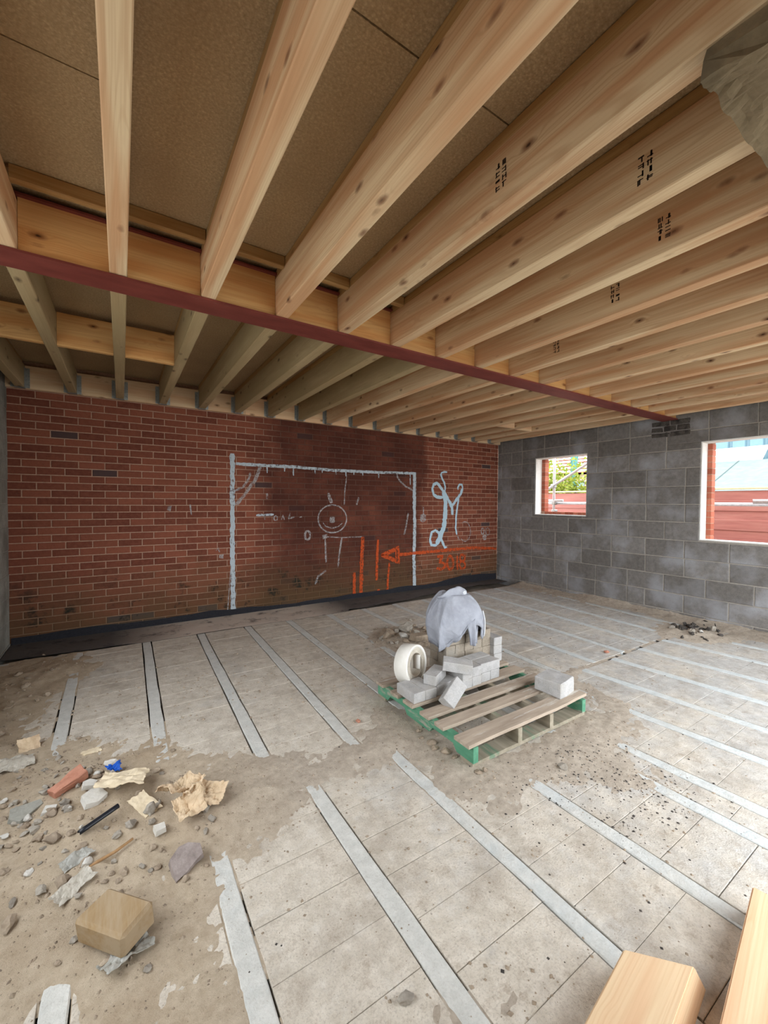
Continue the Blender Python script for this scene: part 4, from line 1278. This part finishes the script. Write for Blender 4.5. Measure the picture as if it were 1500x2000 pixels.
# ------------------------------------------------------------------ sweatshirt draped over the stack
HC = (2.20, 2.395)
hood = link('sweatshirt', None, loc=(HC[0], HC[1], 0.0))
tag(hood, 'grey hooded sweatshirt draped over the brick stack on the pallet', 'sweatshirt')
hem_pts = [(0, .40), (45, .42), (90, .40), (135, .37), (165, .335), (195, .30), (215, .33), (235, .385), (255, .44), (272, .49), (285, .50), (296, .46), (305, .39), (318, .36), (335, .38), (360, .40)]
def hem(t):
    t %= 360
    for (a, za), (b, zb) in zip(hem_pts[:-1], hem_pts[1:]):
        if a <= t <= b:
            u = (t - a) / (b - a); u = u * u * (3 - 2 * u)
            return za + (zb - za) * u
NT_, NV = 180, 60
def drape(th, v):
    t = math.radians(th)
    ztop = 0.705
    zh = hem(th)
    u = min(1.0, v / 0.62)
    rad = 1 - (1 - u) ** 1.75
    rx, ry = 0.225, 0.185
    ex = 2.5                      # squarish plan: it hangs off the corners of the stack
    k = (abs(math.cos(t)) ** ex + abs(math.sin(t)) ** ex) ** (-1 / ex)
    g = max(0.0, v - 0.25) / 0.75
    s1 = math.sin(4 * t + 0.6 + 1.1 * v); s2 = math.sin(9 * t + 2.0 - 1.6 * v + 1.2 * math.sin(2 * t))
    fold = 0.020 * g * (1 - abs(s1)) ** 1.5 * 2 + 0.010 * g ** 1.3 * s2
    fold += 0.010 * fbm(math.cos(t) * 1.2, math.sin(t) * 1.2, v * 1.5, 1.2, 2)
    taper = -0.10 * max(0, v - 0.55) * (0.4 + max(0, math.cos(math.radians(th - 190))))
    flap = 0.03 * math.exp(-((th - 316) / 14) ** 2) * g
    f = rad + (fold + taper + flap) / 0.24
    z = ztop - (ztop - zh) * (0.25 * u ** 3 + 0.75 * max(0.0, (v - 0.22) / 0.78) ** 1.05) 
    px, py = rad * math.cos(t), rad * math.sin(t)
    top = (1 - v) ** 0.7
    z += 0.010 * fbm(px * 1.3 + 5, py * 1.3, 0, 1.2, 2) * top
    z += 0.030 * math.exp(-((px + 0.30) / 0.30) ** 2 - ((py - 0.1) / 0.6) ** 2) * top
    for a, c, w, d in ((0.9, -0.15, 0.05, 0.012), (2.3, 0.25, 0.06, 0.012), (0.2, 0.45, 0.05, 0.010)):      # long creases across the shoulders
        q_ = px * math.cos(a) + py * math.sin(a) - c + 0.10 * math.sin(3 * (px * math.sin(a) - py * math.cos(a)))
        z -= d * math.exp(-(q_ / w) ** 2) * top
    return (rx * k * f * math.cos(t), ry * k * f * math.sin(t), z)
vs, fs = [], []
for j in range(NV + 1):
    v = max(j / NV, 0.004)
    for i in range(NT_):
        vs.append(drape(360 * i / NT_, v))
for j in range(NV):
    for i in range(NT_):
        i2 = (i + 1) % NT_
        fs.append((j * NT_ + i, (j + 1) * NT_ + i, (j + 1) * NT_ + i2, j * NT_ + i2))
fs.append(tuple(range(NT_)))
o = link('body', mesh('body', vs, fs, True), 'grey_fleece', hood)
o.modifiers.new('thickness', 'SOLIDIFY').thickness = 0.005
# ribbed hem band following the lower edge
vs, fs = [], []
for i in range(NT_ + 1):
    th = 360 * i / NT_
    a = Vector(drape(th, 0.93)); b = Vector(drape(th, 1.0))
    nrm = Vector((a.x, a.y, 0)).normalized() * (0.004 + 0.0015 * (i % 2))
    vs += [a + nrm, b + nrm + Vector((0, 0, -0.006)), b - nrm + Vector((0, 0, -0.006))]
for i in range(NT_):
    fs += [(3 * i, 3 * i + 1, 3 * i + 4, 3 * i + 3), (3 * i + 1, 3 * i + 2, 3 * i + 5, 3 * i + 4)]
link('hem_band', mesh('hem_band', vs, fs, True), 'grey_fleece', hood)
def sleeve(pts, rads, name='sleeve', flat=0.55):
    vs, fs = [], []
    n = 18
    for i, p in enumerate(pts):
        p = Vector(p); rr = rads[i]
        d = (Vector(pts[min(i + 1, len(pts) - 1)]) - Vector(pts[max(i - 1, 0)])).normalized()
        a = d.cross(Vector((0.55, -0.83, 0))).normalized(); b = d.cross(a).normalized()
        for k in range(n):
            t = 2 * math.pi * k / n
            w = 1 + 0.10 * math.sin(3 * t + i * 0.5) + 0.06 * math.sin(5 * t - i * 0.6)
            vs.append(p + (a * math.cos(t) + b * math.sin(t) * flat) * rr * w)
    for i in range(len(pts) - 1):
        for k in range(n):
            k2 = (k + 1) % n
            fs.append((i * n + k, i * n + k2, (i + 1) * n + k2, (i + 1) * n + k))
    fs += [tuple(range(n - 1, -1, -1)), tuple((len(pts) - 1) * n + k for k in range(n))]
    return link(name, mesh(name, vs, fs, True), 'grey_fleece', hood)
def smooth_path(pts, n=5):
    P = [Vector(p) for p in pts]; out = []
    for i in range(len(P) - 1):
        p0, p1, p2, p3 = P[max(i - 1, 0)], P[i], P[i + 1], P[min(i + 2, len(P) - 1)]
        for k in range(n):
            t = k / n
            out.append(0.5 * ((2 * p1) + (p2 - p0) * t + (2 * p0 - 5 * p1 + 4 * p2 - p3) * t * t + (3 * p1 - p0 - 3 * p2 + p3) * t ** 3))
    out.append(P[-1]); return out
def sleeve_s(pts, rads, *a):
    n = 5; R = []
    for i in range(len(rads) - 1):
        R += [rads[i] + (rads[i + 1] - rads[i]) * k / n for k in range(n)]
    return sleeve(smooth_path(pts, n), R + [rads[-1]], *a)
# one sleeve end hanging out under the hem at the front, limp and flattened
vs, fs = [], []
for j in range(13):
    t = j / 12
    for i in range(15):
        u = i / 14 - 0.5
        wv = (0.11 - 0.045 * t) * u
        vs.append((0.035 + wv + 0.02 * t, -0.178 - 0.012 * math.cos(u * 9) - 0.006 * math.sin(u * 17 + t * 3), 0.535 - 0.19 * t + 0.012 * math.sin(u * 7)))
for j in range(12):
    for i in range(14):
        k = j * 15 + i; fs.append((k, k + 15, k + 16, k + 1))
o = link('sleeve', mesh('sleeve', vs, fs, True), 'grey_fleece', hood); o.modifiers.new('thickness', 'SOLIDIFY').thickness = 0.012
sleeve_s([(-0.15, 0.02, 0.69), (-0.10, -0.04, 0.712), (-0.02, -0.06, 0.716), (0.05, -0.05, 0.708), (0.11, -0.02, 0.685)], [0.02, 0.045, 0.055, 0.045, 0.02], 'hood', 0.40)
vs, fs = tube_pts([Vector(drape(322, v_)) * 1.0 + Vector((0.006, -0.006, 0)) for v_ in (0.5, 0.6, 0.7, 0.8, 0.9, 0.98)], 0.006, 6)
link('white_piping', mesh('white_piping', vs, fs, True), 'white_stripe', hood)
vs, fs = [], []
for k in range(4):          # small white printed emblem near the neck
    t = math.pi * k / 4; c, s = math.cos(t), math.sin(t); w = 0.003; L = 0.014; n = len(vs)
    for a, b in ((-L, -w), (L, -w), (L, w), (-L, w)):
        x = a * c - b * s; y = a * s + b * c
        vs.append((x * 0.9, -0.4 * y, y * 0.9))
    fs.append((n, n + 1, n + 2, n + 3))
link('printed_emblem', mesh('printed_emblem', vs, fs), 'white_stripe', hood, (0.00, -0.118, 0.735), (-0.5, 0, -0.6))

# ------------------------------------------------------------------ crumpled sheets, rubble and waste
def sheet(name, w, h, mat, loc, rot, crumple=0.02, freq=9.0, ridges=0.0, seed=1, thick=0.004, fold=0.0, ragged=0.12, n=22):
    r = random.Random(seed)
    vs, fs = [], []
    ph = r.uniform(0, 50)
    for j in range(n + 1):
        for i in range(n + 1):
            u, v = i / n - 0.5, j / n - 0.5
            k = 1 + ragged * fbm(u * 2 + ph, v * 2, 0, 2.2, 3)
            x, y = u * w * k, v * h * k
            z = crumple * (fbm(x + ph, y, 0, freq, 4) + 0.6 * abs(nz(x, y + ph, 0, freq * 1.7)))
            z += fold * abs(u + 0.25 * v) + ridges * math.sin(x * 260)
            vs.append((x, y, z))
    m = n + 1
    for j in range(n):
        for i in range(n):
            k = j * m + i
            fs.append((k, k + 1, k + m + 1, k + m))
    lo = min(v[2] for v in vs)
    vs = [(a, b, c - lo) for a, b, c in vs]
    o = link(name, mesh(name, vs, fs), mat, None, loc, rot)
    s = o.modifiers.new('thickness', 'SOLIDIFY'); s.thickness = thick; s.offset = 1
    return o
def at(x, y, dz=0.0): return (x, y, ground(x, y) + dz)

tag(sheet('cardboard_sheet', 0.20, 0.17, 'cardboard_pale', at(-0.005, 2.31, 0.030), (math.radians(-9), math.radians(4), -0.25), 0.016, 9, seed=3), 'flat torn pale cardboard sheet on top of the rubbish heap', 'cardboard')
root = link('crumpled_cardboard', None, loc=at(0.265, 2.03, 0.0))
tag(root, 'crumpled folded brown cardboard at the right of the rubbish heap', 'cardboard')
for nm, w, h, loc, rot, sd, rd in (('cardboard_flap', 0.17, 0.13, (-0.04, 0.04, 0.035), (-0.25, 0.2, 0.5), 11, 0.0), ('cardboard_flap', 0.15, 0.10, (0.06, -0.02, 0.03), (0.3, 0.30, -0.55), 12, 0.0012),
                                   ('cardboard_flap', 0.12, 0.11, (-0.02, -0.05, 0.02), (0.55, -0.15, 0.15), 13, 0.0), ('cardboard_flap', 0.10, 0.08, (0.01, 0.01, 0.055), (-0.4, -0.4, 1.0), 14, 0.0010)):
    o = sheet(nm, w, h, 'cardboard', (0, 0, 0), rot, 0.026, 13, rd, sd, 0.004, 0.05)
    o.parent = root; o.location = loc
tag(sheet('cardboard_strip', 0.075, 0.14, 'cardboard_pale', at(0.078, 2.125, 0.006), (math.radians(10), 0, 0.5), 0.008, 9, seed=21), 'narrow pale cardboard strip between the two cardboard pieces', 'cardboard')
tag(sheet('plastic_film', 0.10, 0.05, 'clear_film', at(-0.155, 1.93, 0.002), (0.1, 0, 0.5), 0.014, 16, seed=5, thick=0.0015), 'white crumpled plastic film beside the wooden stick', 'plastic film')
tag(sheet('plastic_film', 0.13, 0.06, 'dusty_film', at(-0.155, 1.80, 0.0), (0.05, 0, 0.7), 0.014, 14, seed=6, thick=0.0015), 'dull grey plastic film between the stick and the wood offcut', 'plastic film')
tag(sheet('plastic_film', 0.13, 0.075, 'clear_film', at(0.005, 1.455, 0.0), (0.0, 0.0, 0.35), 0.020, 14, seed=7, thick=0.0015), 'clear plastic film under the near corner of the wood offcut', 'plastic film')
tag(sheet('plastic_film', 0.17, 0.11, 'dusty_film', at(-0.49, 2.84, 0.0), (0.05, 0.05, 0.2), 0.024, 12, seed=8, thick=0.0015), 'crumpled grey plastic film by the dark left wall', 'plastic film')
tag(sheet('cardboard_scrap', 0.10, 0.09, 'cardboard', at(-0.455, 3.02, 0.012), (0.6, 0.2, 0.4), 0.012, 10, seed=9), 'folded cardboard scrap leaning by the dark left wall', 'cardboard')
tag(sheet('cardboard_scrap', 0.085, 0.05, 'cardboard_pale', at(-0.155, 2.80, 0.002), (0, 0, 0.2), 0.004, 10, seed=10, ragged=0.4), 'flat tan scrap lying alone on the sand', 'cardboard')
tag(sheet('blue_scrap', 0.055, 0.05, 'blue_plastic', at(-0.05, 2.485, 0.002), (0.3, 0.2, 0.4), 0.03, 24, seed=31, thick=0.0015, ragged=0.6), 'small crumpled bright blue plastic scrap behind the cardboard', 'plastic scrap')

def slab_piece(name, pts, th, mat, loc, rot, seed=0):
    """broken flat piece from an outline"""
    r = random.Random(seed); n = len(pts)
    vs = [(x, y, 0) for x, y in pts] + [(x * 0.94 + r.uniform(-.003, .003), y * 0.94 + r.uniform(-.003, .003), th + r.uniform(-.15, .15) * th) for x, y in pts]
    fs = [tuple(reversed(range(n))), tuple(n + i for i in range(n))] + [(i, (i + 1) % n, (i + 1) % n + n, i + n) for i in range(n)]
    return link(name, mesh(name, vs, fs), mat, None, loc, rot)
tag(slab_piece('broken_stone', [(-.055, -.055), (-.01, -.042), (.025, -.02), (.058, -.012), (.06, .03), (.02, .055), (-.02, .06), (-.06, .03)], 0.028, 'stone_purple', at(0.205, 1.715, 0.006), (0.45, -0.1, 0.1)), 'dark grey broken stone slab left of the near floor beam', 'stone')
tag(slab_piece('plaster_piece', [(-.05, -.03), (.0, -.045), (.05, -.02), (.045, .03), (.01, .05), (-.04, .03)], 0.022, 'plaster_white', at(-0.118, 2.26, 0.012), (0.2, 0.1, 0.5)), 'larger white plaster lump left of the flat cardboard sheet', 'plaster')
tag(slab_piece('plaster_piece', [(-.03, -.02), (.02, -.025), (.032, .01), (.0, .028), (-.028, .012)], 0.02, 'plaster_white', at(-0.140, 2.372, 0.014), (0.1, 0.2, 0.1)), 'small white plaster lump against the corner of the cardboard sheet', 'plaster')
tag(slab_piece('plaster_piece', [(-.06, -.02), (-.02, -.06), (.03, -.02), (.065, .0), (.06, .035), (-.05, .04)], 0.018, 'render', at(-0.37, 2.36, 0.004), (0.12, 0.0, 0.2)), 'grey flat broken plaster slab at the left of the rubbish heap', 'plaster')
tag(slab_piece('plaster_piece', [(-.03, -.018), (.025, -.02), (.035, .01), (-.005, .026)], 0.012, 'plaster_white', at(-0.285, 2.30, 0.006), (0.1, 0.1, 0.3)), 'pale diamond-shaped plaster chip on the left of the heap', 'plaster')
tag(slab_piece('plaster_piece', [(-.022, -.018), (.02, -.02), (.024, .015), (-.018, .022)], 0.022, 'plaster_white', at(0.125, 1.925, 0.008), (0.1, 0.0, 0.3)), 'small pale square rubble cube in front of the crumpled cardboard', 'plaster')
# broken red brick
bm = chamfer_box(0.075, 0.034, 0.028, 0.004, 0.006, random.Random(9))
bmesh.ops.subdivide_edges(bm, edges=bm.edges, cuts=2, use_grid_fill=True)
for v in bm.verts:
    v.co += Vector((fbm(v.co.x, v.co.y, v.co.z, 18, 3), fbm(v.co.y, v.co.z, v.co.x, 18, 3), fbm(v.co.z, v.co.x, v.co.y, 18, 3))) * 0.006
    if v.co.x < -0.02: v.co.z *= 0.65; v.co.y *= 0.8
    v.co.z += 0.024
o = link('broken_brick', bm_mesh(bm, 'broken_brick'), 'red_clay', None, at(-0.225, 2.455, 0.006), (0.05, -0.12, 0.62))
tag(o, 'broken orange-red brick fragment on the rubbish heap', 'brick')
# black plastic tube piece, split lengthwise
vs, fs = [], []
for i in range(7):
    t = i / 6 - 0.5
    for k in range(9):
        a = math.radians(-20 + 220 * k / 8)
        vs.append((0.155 * t, 0.011 * math.cos(a), 0.011 * math.sin(a) + 0.011))
for i in range(6):
    for k in range(8):
        fs.append((i * 9 + k, i * 9 + k + 1, (i + 1) * 9 + k + 1, (i + 1) * 9 + k))
o = link('plastic_pipe', mesh('plastic_pipe', vs, fs, True), 'black_plastic', None, at(-0.088, 2.09, 0.016), (0, -0.08, 0.50))
o.modifiers.new('thickness', 'SOLIDIFY').thickness = 0.003
tag(o, 'black split plastic pipe lying on the rubbish heap', 'pipe')
vs, fs = tube_pts([(-0.09, 0, 0.006), (-0.04, 0.003, 0.010), (0.02, -0.002, 0.014), (0.085, 0.004, 0.022)], [0.004, 0.006, 0.006, 0.005], 7)
o = link('wooden_stick', mesh('wooden_stick', vs, fs, True), 'stick', None, at(-0.05, 1.895, 0.004), (0, 0, 0.30))
tag(o, 'thin brown wooden stick lying in the sand', 'stick')

# wood offcut
bm = chamfer_box(0.102, 0.060, 0.038, 0.010, 0.002, random.Random(2))
for v in bm.verts:
    v.co.z += 0.038
o = link('wood_offcut', bm_mesh(bm, 'wood_offcut'), 'offcut', None, (-0.022, 1.540, 0.030), (math.radians(3), math.radians(-4), math.radians(-51)))
tag(o, 'short weathered timber offcut with rounded edge lying on the sand', 'wood offcut')

# timbers at the lower right, close to the camera
def near_timber(name, pts_top, pts_bot, yaw, label):
    """pts in world; local y runs along the grain"""
    o3 = Vector(pts_bot[0])
    inv = Matrix.Rotation(-yaw, 3, 'Z')
    vs = [inv @ (Vector(p) - o3) for p in pts_bot + pts_top]
    bm = bmesh.new()
    V = [bm.verts.new(v) for v in vs]
    for f in BOXF:
        bm.faces.new([V[i] for i in f])
    bmesh.ops.recalc_face_normals(bm, faces=bm.faces)
    bmesh.ops.bevel(bm, geom=list(bm.edges), offset=0.004, segments=2, affect='EDGES')
    o = link(name, bm_mesh(bm, name), 'pine_pale', None, o3, (0, 0, yaw))
    return tag(o, label, 'timber')
d = Vector((0.990, 0.140, 0)); yaw1 = math.atan2(0.140, 0.990) - q
A, B = Vector((1.245, 0.606, 0.10)), Vector((1.370, 0.472, 0.10))
A0, B0 = Vector((1.285, 0.610, 0.003)), Vector((1.428, 0.462, 0.003))
near_timber('sawn_timber', [A - d * 0.75, B - d * 0.85, B, A], [A0 - d * 0.75, B0 - d * 0.85, B0, A0], yaw1, 'short sawn pine timber end with a round knot at the bottom right')
d2 = Vector((0.988, 0.155, 0)); yaw2 = math.atan2(0.155, 0.988) - q
n2 = Vector((0.155, -0.988, 0))
A, B = Vector((1.832, 0.471, 0.10)), Vector((1.832, 0.471, 0.10)) + n2 * 0.20
near_timber('sawn_timber', [A - d2 * 1.0, B - d2 * 1.0, B, A], [p - Vector((0, 0, 0.097)) for p in (A - d2 * 1.0, B - d2 * 1.0, B, A)], yaw2, 'longer sawn pine timber cut off by the right edge of the picture')

# ------------------------------------------------------------------ rubble
ROCKS = {m: [rock_mesh('rubble_stone', 100 * k + i, f, 2, 0.3, m) for i, f in enumerate((0.55, 0.7, 0.45, 0.8, 0.6))] for k, m in enumerate(('rock', 'rock_brown', 'rock_dark', 'plaster_white', 'red_clay'))}
r = random.Random(55)
def stone(x, y, s, mat, label, group=None, sink=0.15, rot=None):
    me = r.choice(ROCKS[mat])
    o = link('rubble_stone', me, None, None, (x, y, ground(x, y) - sink * s), rot or (r.uniform(-0.3, 0.3), r.uniform(-0.3, 0.3), r.uniform(0, 6.28)), (s * r.uniform(0.8, 1.25), s * r.uniform(0.7, 1.1), s * r.uniform(0.7, 1.1)))
    if label is None:
        look = {'rock': 'grey', 'rock_brown': 'brownish', 'plaster_white': 'white'}[mat]; size = 'larger' if s > 0.02 else 'small'
        label = '%s %s stone among the rubbish heap at lower left' % (size, look); group = '%s %s stones in the rubbish heap' % (size, look)
    return tag(o, label, 'stone', group)
for i in range(85):
    x, y = r.gauss(-0.22, 0.22), r.gauss(2.25, 0.24)
    if x < XL + 0.1 or x > 0.42: continue
    stone(x, y, r.uniform(0.010, 0.028), r.choice(('rock', 'rock', 'rock_brown', 'rock_brown', 'plaster_white')), None, None)
for i in range(70):
    x, y = r.gauss(-0.40, 0.16), r.gauss(2.50, 0.20)
    if x < XL + 0.1: continue
    stone(x, y, r.uniform(0.008, 0.020), r.choice(('rock', 'rock_brown', 'rock')), 'small stone in the rubble left of the red brick fragment', 'stones left of the red brick')
for i in range(34):
    x, y = r.gauss(-0.05, 0.2), r.gauss(1.80, 0.16)
    stone(x, y, r.uniform(0.007, 0.018), r.choice(('rock', 'rock_brown', 'rock_brown')), 'small stone in the sand between rubbish heap and wood offcut', 'stones in the sand by the offcut')
for x, y, s in ((0.305, 1.955, .03), (0.325, 1.88, .022), (0.29, 1.84, .02), (0.10, 2.07, .03), (0.13, 2.10, .026), (0.02, 2.02, .03), (-0.02, 2.00, .024)):
    stone(x, y, s, 'rock', 'grey stone at the foot of the cardboard pieces', 'stones beside the cardboard')
for i in range(20):
    stone(r.gauss(-0.62, 0.12), r.gauss(3.9, 0.35), r.uniform(0.012, 0.03), 'rock_brown', 'brown stone in the dark corner by the left wall', 'stones by the left wall')
# heap behind the sweatshirt
stone(2.60, 3.56, 0.105, 'rock', 'large grey broken chunk on the rubble behind the sweatshirt', None, 0.1)
stone(2.33, 3.56, 0.11, 'rock_brown', 'flat pale chunk at the left end of the rubble behind the sweatshirt', None, 0.35, (0, 0, 0.3))
stone(2.42, 3.38, 0.06, 'plaster_white', 'pale angular lump in front of the rubble behind the sweatshirt', None, 0.2)
bm = chamfer_box(0.11, 0.05, 0.03, 0.008, 0.01, random.Random(6))
o = link('broken_slab', bm_mesh(bm, 'broken_slab'), 'rock_brown', None, (2.56, 3.29, ground(2.56, 3.29) + 0.028), (0.05, 0.1, 0.15))
tag(o, 'oblong broken slab in front of the rubble behind the sweatshirt', 'slab')
for i in range(70):
    stone(r.gauss(2.55, 0.19), r.gauss(3.45, 0.17), r.uniform(0.014, 0.042), r.choice(('rock', 'rock_brown', 'rock_brown')), 'small stone in the rubble behind the sweatshirt', 'stones in the rubble behind the sweatshirt')
# charred heap by the block wall
for i in range(46):
    stone(r.gauss(5.32, 0.17), r.gauss(1.93, 0.11), r.uniform(0.012, 0.042), r.choice(('rock_dark', 'rock_dark', 'rock_dark', 'rock')), 'dark lump in the small charred heap by the block wall', 'lumps in the charred heap')
stone(5.55, 1.83, 0.05, 'rock', 'grey round lump right of the charred heap by the block wall')
stone(5.30, 1.86, 0.035, 'plaster_white', 'white lump at the front of the charred heap')
vs, fs = tube_pts([(-0.06, 0, 0.0), (0.0, 0.004, 0.03), (0.06, 0.0, 0.075)], [0.006, 0.007, 0.004], 6)
tag(link('charred_stick', mesh('charred_stick', vs, fs, True), 'charred', None, at(5.58, 1.80), (0, 0, 0.6)), 'charred black stick leaning beside the dark heap', 'stick')
# single stones on the open floor
stone(0.668, 0.915, 0.026, 'rock', 'pale angular stone alone on the floor at the bottom centre')
stone(1.985, 1.285, 0.028, 'rock', 'pale grey stone alone on the floor in front of the pallet')
stone(1.275, 2.275, 0.018, 'red_clay', 'small red brick chip on the sand left of the pallet')
stone(3.88, 2.10, 0.024, 'red_clay', 'small red brick chip between floor beams on the right')
for x, y, s in ((1.52, 1.83, .03), (1.50, 1.78, .025), (1.53, 1.72, .03), (1.54, 1.66, .022), (1.50, 1.90, .02), (1.53, 1.97, .024), (1.56, 1.50, .025), (1.60, 1.49, .018)):
    stone(x, y, s, 'rock_brown', 'stone along the foot of the green pallet side', 'stones beside the green pallet side')

# gravel and grit strewn over the floor, too many to count
r = random.Random(91)
G = MB()
OCT = [(1, 0, 0), (0, 1, 0), (-1, 0, 0), (0, -1, 0), (0, 0, 1)]
OF = [(0, 1, 4), (1, 2, 4), (2, 3, 4), (3, 0, 4)]
cnt = 0
while cnt < 14000:
    if r.random() < 0.55:
        x, y = r.uniform(XL, 3.2), r.uniform(0.1, 3.6)
    else:
        x, y = r.uniform(XL, XR), r.uniform(0.0, 4.6)
    h = dirt_h(x, y)
    if r.random() > 0.22 + min(0.78, max(0.0, h + 0.006) * 40):
        continue
    s = 0.0016 + 0.007 * r.random() ** 4
    if y > 2.6: s *= 1.5
    a = r.uniform(0, 6.28); c, d_ = math.cos(a), math.sin(a)
    j = [r.uniform(0.6, 1.3) for _ in range(5)]
    G.add([(x + s * j[i] * (p[0] * c - p[1] * d_), y + s * j[i] * (p[0] * d_ + p[1] * c), max(0.0, h) - 0.0005 + s * j[i] * 0.8 * p[2]) for i, p in enumerate(OCT)], OF)
    cnt += 1
tag(G.build('gravel', 'rock_brown'), 'fine gravel and grit strewn over the floor', 'gravel', kind='stuff')
G = MB()
for i in range(1500):
    x, y = (r.gauss(2.05, 0.25), r.gauss(1.1, 0.2)) if i % 3 else (r.uniform(0.2, 5.5), r.uniform(0.1, 4.0))
    s = 0.002 + 0.006 * r.random() ** 3; a = r.uniform(0, 6.28); c, d_ = math.cos(a), math.sin(a)
    G.add([(x + s * (p[0] * c - p[1] * d_), y + s * (p[0] * d_ + p[1] * c), ground(x, y) - 0.0005 + s * 0.7 * p[2]) for p in OCT], OF)
tag(G.build('dark_grit', 'rock_dark'), 'dark grit crumbs scattered in front of the pallet and over the floor', 'gravel', kind='stuff')
